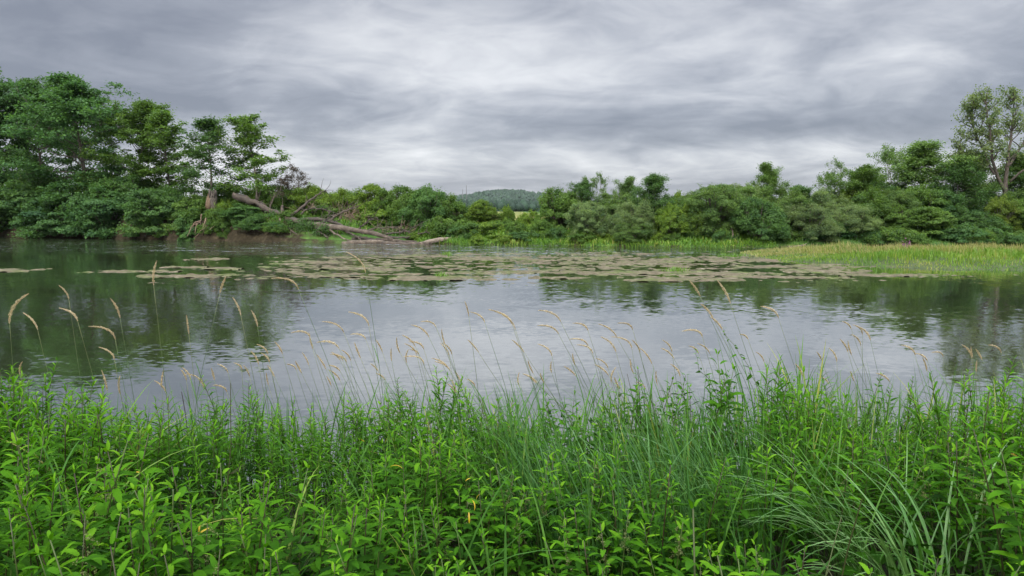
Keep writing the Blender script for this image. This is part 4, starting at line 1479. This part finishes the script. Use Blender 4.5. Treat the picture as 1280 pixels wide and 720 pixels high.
for kind, nm, lab in (("nettle", "nettle", LABN), ("lance", "willowherb", LABW)):
    L_ = lists[kind]
    # those that show largest: inside the frame, nearest or on the skyline of the stand
    def score(s):
        x, y, _, h, px = s
        vis = 1.0 if -20 < px < 1300 and px_of(x, y, float(znear(x, y)) + h)[1] < 735 else 0.0
        return -(vis * (2.0 / y + (0.5 if y > 4.6 else 0)) + 0.001 * R.random())
    L_.sort(key=score)
    for i, (x, y, _, h, px) in enumerate(L_):
        z = float(znear(x, y))
        taz, tl = R.random() * 6.28, abs(R.normal(0, 0.10))
        if i < 300:
            vi = int(R.integers(0, len(PROTO[kind])))
            key = (kind, vi)
            if key not in first:
                o = thing(nm, lab, "nettle" if kind == "nettle" else "wild herb", (0, 0, 0), "nettles on the near bank" if kind == "nettle" else "narrow leaved herbs on the near bank")
                ms, ml, mf = PROTO[kind][vi]
                link("stem", ms, o)
                link("leaves", ml, o)
                if mf:
                    link("flower_sprays", mf, o)
                first[key] = o
            else:
                o = copy_tree(first[key])
            s = h / 0.95
            o.matrix_world = Matrix(rotM(R.random() * 6.28, tl, 1.0, (x, y, z), taz)) @ Matrix.Diagonal((0.5 + 0.5 * s, 0.5 + 0.5 * s, s, 1))
            NPL += 1
        else:
            va = LOWV[kind][int(R.integers(0, 4))]
            Mx = rotM(R.random() * 6.28, tl, h / 0.95, (x, y, z), taz)
            gst[kind].add_geo(va[0], Mx)
            gl[kind].add_geo(va[1], Mx, R.normal(0, 0.08))
for kind, nm in (("nettle", "nettle"), ("lance", "willowherb")):
    if gl[kind].n:
        o = link(nm + "_thicket", gl[kind].mesh(nm + "_thicket", M_leaf_nettle if kind == "nettle" else M_leaf_lance), kind="stuff")
        link("undergrowth", gst[kind].mesh(nm + "_thicket_stems", M_stem), o)
        o["kind"] = "stuff"

# low understory so that no bare ground glares through
n = 7000
y = R.uniform(1.2, 6.0, n)
x = R.uniform(-1, 1, n) * (0.86 * y + 2.2)
k = (y - Ynear(x)) < -0.2
x, y = x[k], y[k]
g = Geo()
pz = znear(x, y) + R.uniform(0.05, 0.4, len(x))
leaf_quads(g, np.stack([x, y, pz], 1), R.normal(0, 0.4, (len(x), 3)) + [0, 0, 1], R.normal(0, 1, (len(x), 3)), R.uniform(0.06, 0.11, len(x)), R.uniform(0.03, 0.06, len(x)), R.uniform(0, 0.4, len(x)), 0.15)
link("ground_cover", g.mesh("ground_cover", M_leaf_nettle), kind="stuff")

# a few yellowed leaves
g = Geo()
for px, py, Y, L in [(487, 584, 3.2, 0.07), (590, 625, 2.8, 0.05), (586, 640, 2.7, 0.05), (600, 618, 2.8, 0.03), (588, 598, 3.0, 0.03), (262, 660, 2.5, 0.05), (250, 655, 2.5, 0.04), (170, 590, 3.1, 0.03), (1272, 571, 3.4, 0.06), (452, 548, 3.8, 0.04)]:
    p = P(px, py, Y)
    o = Geo()
    add_leaf(o, LAN_T[2], np.zeros(3), R.random() * 6.28, R.uniform(-1.0, 0.3), R.normal(0, 0.5), L, R.random())
    ob = link("yellow_leaf", o.mesh("yellow_leaf", M_yellow), label="small yellowed leaf caught among the green herbs of the near bank", category="leaf", group="yellowed leaves in the herb stand")
    ob.location = p

# bare dead stems left from last year
for i in range(14):
    y = R.uniform(2.1, 5.0)
    px = R.uniform(20, 1260)
    x = (px - 640) / F * y
    z = float(znear(x, y))
    g = Geo()
    hh = R.uniform(0.7, 1.05)
    b = branch((0, 0, 0), (R.normal(0, 0.2), R.normal(0, 0.2), 1), hh, 0, 0.06, 7)
    tube(g, b, np.linspace(0.004, 0.002, 7), 5, R.random())
    for k in range(5):
        j = R.integers(3, 6)
        tube(g, branch(b[j], (R.normal(), R.normal(), 0.6), 0.1, 0, 0.1, 4), np.linspace(0.002, 0.001, 4), 4)
    o = link("withered_herb", g.mesh("withered_herb", M_stem), label="bare brown dead stem standing among the green herbs of the near bank", category="withered herb", group="withered herbs in the herb stand")
    o.location = (x, y, z)

# ------------------------------------------------------------------ near grass
def near_grass(n, pxr, yr, Lr, Wr, azr, t, mat, name, lean=(0.0, 0.35), curl=(0.1, 1.2), segs=6, hfall=True):
    px = R.uniform(*pxr, n)
    y = yr[0] + (yr[1] - yr[0]) * R.random(n)
    x = (px - 640) / F * y * 1.02
    k = (y - Ynear(x)) < 0.05
    x, y, px = x[k], y[k], px[k]
    n = len(x)
    k2 = vnoise(x, y, 0.35, 81) > 0.32
    x, y = x[k2], y[k2]
    n = len(x)
    g = Geo()
    p = np.stack([x, y, znear(x, y) - 0.03], 1)
    blades(g, p, R.uniform(*azr, n), R.uniform(*lean, n), R.uniform(*curl, n), R.uniform(*Lr, n), R.uniform(*Wr, n), segs, np.clip(t + R.normal(0, 0.17, n), 0, 0.98), 0.3)
    link(name, g.mesh(name, mat), kind="stuff")


near_grass(3000, (470, 1080), (3.6, 6.1), (0.35, 0.95), (0.007, 0.016), (0.8, 5.4), 0.5, M_grass, "bank_edge_grass", (0.0, 0.5), (0.1, 1.7))
near_grass(1000, (640, 1000), (2.9, 4.4), (0.5, 1.0), (0.007, 0.013), (1.8, 4.6), 0.4, M_sedge, "bank_edge_grass")
near_grass(1500, (1000, 1400), (4.0, 6.5), (0.6, 1.0), (0.007, 0.014), (0, 6.28), 0.55, M_grass, "bank_edge_grass")
near_grass(420, (-120, 480), (3.6, 6.0), (0.45, 0.95), (0.007, 0.016), (0, 6.28), 0.6, M_grass, "bank_edge_grass")
near_grass(430, (-100, 1380), (2.6, 4.2), (0.6, 1.05), (0.008, 0.016), (0, 6.28), 0.6, M_grass, "bank_edge_grass", (0.05, 0.55), (0.6, 2.2), 10)

# arching tussocks
def tussock(px, Y, n, L, W, az, spread, label, mat, t=0.6, curl=(1.0, 2.2)):
    x = pxX(px, Y)
    g = Geo()
    pp = np.stack([R.normal(0, 0.06, n), R.normal(0, 0.06, n), np.zeros(n)], 1)
    blades(g, pp, az + R.normal(0, spread, n), R.uniform(0.0, 0.4, n), R.uniform(*curl, n), L * R.uniform(0.65, 1.15, n), W * R.uniform(0.7, 1.2, n), 12, np.clip(R.normal(t, 0.15, n), 0, 1), 0.35)
    o = link("grass_tussock", g.mesh("grass_tussock", mat), label=label, category="grass tussock", group="arching grass tussocks")
    o.location = (x, Y, float(znear(x, Y)))


tussock(1165, 2.85, 40, 0.84, 0.015, 3.0, 0.7, "big blue green tussock with blades arching over to its left", M_sedge, 0.92)
tussock(1100, 3.1, 44, 1.0, 0.012, 3.1, 0.4, "smaller arching tussock just left of the big blue green one", M_sedge, 0.8)
tussock(1195, 3.0, 18, 1.0, 0.012, 2.2, 1.2, "thin tussock behind the right side of the big blue green one", M_sedge, 0.8)
tussock(820, 3.5, 50, 0.95, 0.011, 3.2, 0.9, "dark fine bladed tussock right of the photo's centre", M_sedge, 0.45)
tussock(930, 3.7, 46, 0.95, 0.011, 3.3, 0.8, "fine bladed tussock between the dark one and the big blue green one", M_sedge, 0.5)
tussock(745, 4.0, 50, 0.85, 0.010, 3.3, 0.9, "fine bladed tussock at the left end of the grassy strip", M_sedge, 0.45)
tussock(95, 3.7, 16, 1.05, 0.018, 1.2, 1.6, "broad bladed bright tussock left of the narrow leaved herbs", M_grass, 0.85, (0.2, 1.2))
tussock(60, 2.5, 10, 1.0, 0.013, 0.3, 1.0, "few long pale blades arching low at the left", M_grass, 0.85)
tussock(-10, 2.6, 12, 1.1, 0.015, 0.6, 0.7, "long blades leaning in from the left edge", M_grass, 0.8)
tussock(500, 2.5, 5, 0.7, 0.018, 1.5, 1.3, "few broad upright blades at the lower middle", M_grass, 0.8, (0.1, 0.7))
tussock(610, 2.5, 4, 0.65, 0.018, 1.5, 1.0, "broad blades standing right of the lower middle pair", M_grass, 0.7, (0.1, 0.7))
tussock(405, 4.9, 10, 0.95, 0.016, 1.2, 1.4, "upright reed tuft breaking the stand's skyline at centre left", M_grass, 0.7, (0.1, 0.8))
tussock(1015, 5.1, 24, 1.0, 0.018, 1.6, 1.6, "broad bladed reed clump on the skyline right of the vine", M_grass, 0.6, (0.1, 1.0))
tussock(960, 5.3, 16, 1.0, 0.016, 1.6, 1.6, "reed clump at the vine's right foot", M_grass, 0.55, (0.1, 1.0))

# ------------------------------------------------------------------ flowering grass stalks
def stalk(bx, by, tx, ty, Y, lean, thick=None, label=None, leafy=True):
    B, T_ = P(bx, by, Y), P(tx, ty, Y - 0.02)
    Ld = np.linalg.norm(T_ - B)
    rx = B[0] + lean / F * Y
    ry = min(Y + 0.12, float(Ynear(rx)) - 0.05)
    root = np.array([rx, ry, float(znear(rx, ry)) - 0.03])
    o = thing("flowering_stalk", label or "thin grass stalk with a small pale seed head against the grey water", "grass stalk", root, "flowering grass stalks on the near bank")
    up = nrm(B - root)
    hgt = np.linalg.norm(B - root)
    c1 = root + np.array([0, 0, hgt * 0.45]) + (B - root) * np.array([0.2, 0.4, 0])
    g = Geo()
    st = smooth_path([root, c1, B], 12)
    tube(g, st - root, np.linspace(0.0026, 0.0012, 12), 4, np.linspace(0.1, 0.8, 12).repeat(4).tolist() + [0.1, 0.8])
    link("stem", g.mesh("stalk_stem", M_stalk), o)
    # head: curve from B to T_, first following the stem
    td = nrm(B - st[-3])
    c = B + td * Ld * 0.5
    s = np.linspace(0, 1, 24)[:, None]
    axis = (1 - s) ** 2 * B + 2 * s * (1 - s) * c + s * s * T_
    wd = (thick or min(0.011, 0.0045 + 0.03 * Ld)) * R.uniform(0.8, 1.15)
    n = int(240 + 1400 * Ld)
    u = R.random(n)
    idx = np.clip((u * 23).astype(int), 0, 22)
    ax = axis[idx] + (axis[idx + 1] - axis[idx]) * ((u * 23) - idx)[:, None]
    tg = nrm(axis[idx + 1] - axis[idx])
    prof = wd * np.clip(np.sin(np.pi * np.clip(u * 0.94 + 0.05, 0, 1)) ** 0.7 * (0.85 + 0.22 * np.sin(u * 31 + bx)), 0.15, 1.3)
    rv = R.normal(0, 1, (n, 3))
    rv = nrm(rv - tg * np.sum(rv * tg, 1, keepdims=True))
    g = Geo()
    leaf_quads(g, ax + rv * (prof * np.sqrt(R.random(n)))[:, None] - root, rv + R.normal(0, 0.3, (n, 3)), tg + rv * 0.45, R.uniform(0.006, 0.011, n), R.uniform(0.0025, 0.0045, n), np.clip(R.normal(0.55, 0.22, n), 0, 1))
    link("seed_head", g.mesh("seed_head", M_seed), o)
    if leafy:
        m = R.integers(1, 3)
        g = Geo()
        k = R.integers(2, 8, m)
        for kk in k:
            g = Geo()
            blades(g, st[[kk]] - root, R.uniform(0, 6.28, 1), R.uniform(0.3, 0.7, 1), R.uniform(0.2, 1.0, 1), R.uniform(0.12, 0.26, 1), R.uniform(0.005, 0.009, 1), 5, R.uniform(0.4, 0.8, 1), 0.3)
            link("blade", g.mesh("stalk_blade", M_grass), o)


HEADS = [
    # bx, by, tx, ty, Y, lean px (root relative to head), label
    (12, 404, 36, 367, 4.4, -14, "thickest pale seed head, leaning right at the far left", 0.013),
    (192, 356, 196, 326, 4.6, 2, "tall upright pale seed head over the dark water", 0.011),
    (86, 374, 74, 357, 4.7, 2, "tall stalk with a hooked seed head, right of the thickest one"),
    (97, 401, 74, 385, 4.7, 22, "seed head bent left below the hooked one"),
    (47, 412, 29, 391, 4.7, 12, "seed head curving left between the thickest and the hooked one"),
    (150, 397, 138, 373, 4.8, 8, "slim seed head pointing up left, left of the tall upright one"),
    (144, 424, 111, 408, 4.8, 8, "long horizontally arched seed head below the slim pointing one"),
    (143, 449, 124, 434, 4.8, 5, "lower arched seed head under the long arched one"),
    (236, 417, 233, 394, 5.0, 2, "small straight seed head right of the tall upright one"),
    (275, 366, 283, 345, 4.9, -55, "seed head on the long stem slanting up to the right"),
    (301, 394, 291, 372, 5.0, 18, "seed head over the tree reflection's right side"),
    (322, 408, 314, 388, 5.1, 8, "slim seed head just right of the one over the reflection"),
    (373, 361, 339, 348, 5.0, 60, "long level seed head floating above the reflection's edge"),
    (457, 341, 433, 315, 5.0, 20, "highest seed head left of centre, reaching the weed bed", 0.008),
    (586, 395, 581, 377, 5.2, 16, "small upright seed head left of the thick twin heads"),
    (606, 403, 588, 390, 5.2, 40, "seed head drooping left beside the small upright one"),
    (644, 411, 611, 387, 4.9, 42, "thick drooping seed head nearest the photo's centre", 0.010),
    (640, 405, 622, 390, 5.0, 44, "second head crossing the thick drooping one"),
    (701, 402, 673, 388, 5.2, 60, "arched seed head right of the centre, highest of its pair"),
    (698, 417, 672, 407, 5.2, 60, "arched seed head right of the centre, lower of its pair"),
    (875, 370, 862, 351, 5.0, 78, "straight seed head above the vine, left of the thick slanted one"),
    (913, 379, 897, 351, 4.8, 60, "thick slanted seed head reaching up to the weed bed on the right", 0.010),
    (891, 397, 876, 380, 5.0, 74, "seed head below the straight one, on the same slant"),
    (903, 412, 888, 396, 5.0, 70, "lowest of the slanted heads above the vine"),
    (973, 397, 951, 383, 5.2, 55, "lone hooked seed head right of the thick slanted one"),
    (878, 421, 853, 414, 5.1, 40, "arched brown seed head left of the vine's top"),
    (1088, 425, 1072, 408, 5.4, 40, "seed head at the right end of the right group of heads"),
]
for h_ in HEADS:
    stalk(*h_[:6], thick=h_[7] if len(h_) > 7 else None, label=h_[6])
OTH = [(387, 421, 364, 416), (430, 416, 403, 402), (461, 407, 436, 390), (457, 424, 438, 418), (424, 436, 396, 428), (386, 456, 378, 441), (285, 466, 272, 455), (233, 475, 226, 462), (134, 488, 127, 463), (150, 492, 150, 470), (25, 468, 28, 452), (545, 409, 526, 402), (536, 421, 514, 406), (500, 441, 496, 422), (519, 433, 503, 419), (735, 413, 716, 404), (791, 412, 772, 404), (771, 421, 748, 405), (770, 440, 751, 421), (741, 442, 721, 431), (790, 436, 764, 421), (935, 424, 925, 418), (1064, 411, 1053, 402), (1078, 418, 1066, 406), (1076, 432, 1064, 418), (1046, 452, 1036, 435), (1060, 440, 1050, 424), (1027, 450, 1021, 440), (1003, 470, 994, 455), (955, 452, 945, 440), (556, 430, 552, 412), (478, 440, 470, 425), (530, 455, 505, 446), (560, 460, 540, 448), (598, 440, 585, 425), (800, 440, 790, 425), (815, 455, 800, 435), (840, 440, 828, 425), (850, 470, 838, 455), (690, 445, 672, 430), (655, 440, 640, 425), (760, 460, 745, 448), (720, 470, 705, 458), (735, 432, 712, 424)]
for i in range(70):
    px = R.choice([R.uniform(180, 420), R.uniform(420, 620), R.uniform(640, 900), R.uniform(1000, 1260)])
    py = R.uniform(435, 492) if px < 1120 else R.uniform(440, 466)
    L_ = R.uniform(12, 22)
    a = rad(R.uniform(100, 160)) if R.random() < 0.8 else rad(R.uniform(70, 100))
    OTH.append((px, py, px + L_ * math.cos(a), py - L_ * math.sin(a)))
for bx, by, tx, ty in OTH:
    stalk(bx, by, tx, ty, R.uniform(5.0, 5.8), R.uniform(15, 65) if bx > 330 else R.uniform(-8, 22))

# climbing vine with heart shaped leaves
for ctrl, lab in [([(955, 500), (938, 465), (922, 440), (908, 420), (903, 408)], "leafy bindweed vine climbing a grass stalk above the bank at the right"), ([(900, 505), (890, 480), (874, 462), (870, 445), (869, 432)], "smaller bindweed vine hanging left of the taller leafy one")]:
    pts = [P(px, py, 5.0) for px, py in ctrl]
    o = thing("climbing_vine", lab, "vine", pts[0], "bindweed vines")
    g = Geo()
    pth = smooth_path(pts, 14, 0.006) - pts[0]
    tube(g, pth, np.linspace(0.0028, 0.001, 14), 4, 0.7)
    link("stem", g.mesh("vine_stem", M_stalk), o)
    g = Geo()
    hs = leaf_template(0.75, 6, 0.6, 0.3, 0.0, lambda t: max(0.03, (t + 0.08) ** 0.35 * (1 - t) ** 0.9 * 1.2))
    for k in range(13):
        for _ in range(2 if k < 8 else 1):
            add_leaf(g, hs, pth[k] + R.normal(0, 0.008, 3), R.random() * 6.28, R.uniform(-0.7, 0.5), R.normal(0, 0.5), 0.065 * (1 - 0.055 * k) * R.uniform(0.8, 1.2), R.uniform(0.3, 0.8))
    link("leaves", g.mesh("vine_leaves", M_leaf_lance), o)

# ------------------------------------------------------------------ air
def haze():
    m = bpy.data.materials.new("haze_air")
    t = NT(m)
    v = t.n("ShaderNodeVolumePrincipled")
    v.inputs["Color"].default_value = (0.86, 0.90, 0.96, 1)
    v.inputs["Density"].default_value = 0.000035
    v.inputs["Anisotropy"].default_value = 0.0
    t.set(t.out, "Volume", v.outputs[0])
    x0, x1, y0, y1, z0, z1 = -3700, 3700, -3300, 4200, -4, 130
    v = [(x0, y0, z0), (x1, y0, z0), (x1, y1, z0), (x0, y1, z0), (x0, y0, z1), (x1, y0, z1), (x1, y1, z1), (x0, y1, z1)]
    q = [(0, 3, 2, 1), (4, 5, 6, 7), (0, 1, 5, 4), (1, 2, 6, 5), (2, 3, 7, 6), (3, 0, 4, 7)]
    link("haze", mesh_from("haze", np.array(v, float), np.array(q), np.full(8, 0.5), m, False), kind="stuff")


USE_HAZE = True
if USE_HAZE:
    haze()

# ------------------------------------------------------------------ render settings
scene.render.engine = "CYCLES"
scene.cycles.use_denoising = True
try:
    scene.cycles.denoiser = "OPENIMAGEDENOISE"
    scene.cycles.denoising_input_passes = "RGB_ALBEDO_NORMAL"
except Exception:
    pass
scene.cycles.max_bounces = 6
scene.cycles.diffuse_bounces = 3
scene.cycles.transmission_bounces = 4
scene.cycles.transparent_max_bounces = 4
scene.cycles.volume_bounces = 0
scene.view_settings.view_transform = "Standard"
scene.view_settings.look = "None"
scene.view_settings.exposure = 1.08
scene.view_settings.gamma = 1.0
scene.view_settings.use_curve_mapping = False
print("PLANTS", NPL, {k: len(v) for k, v in lists.items()})
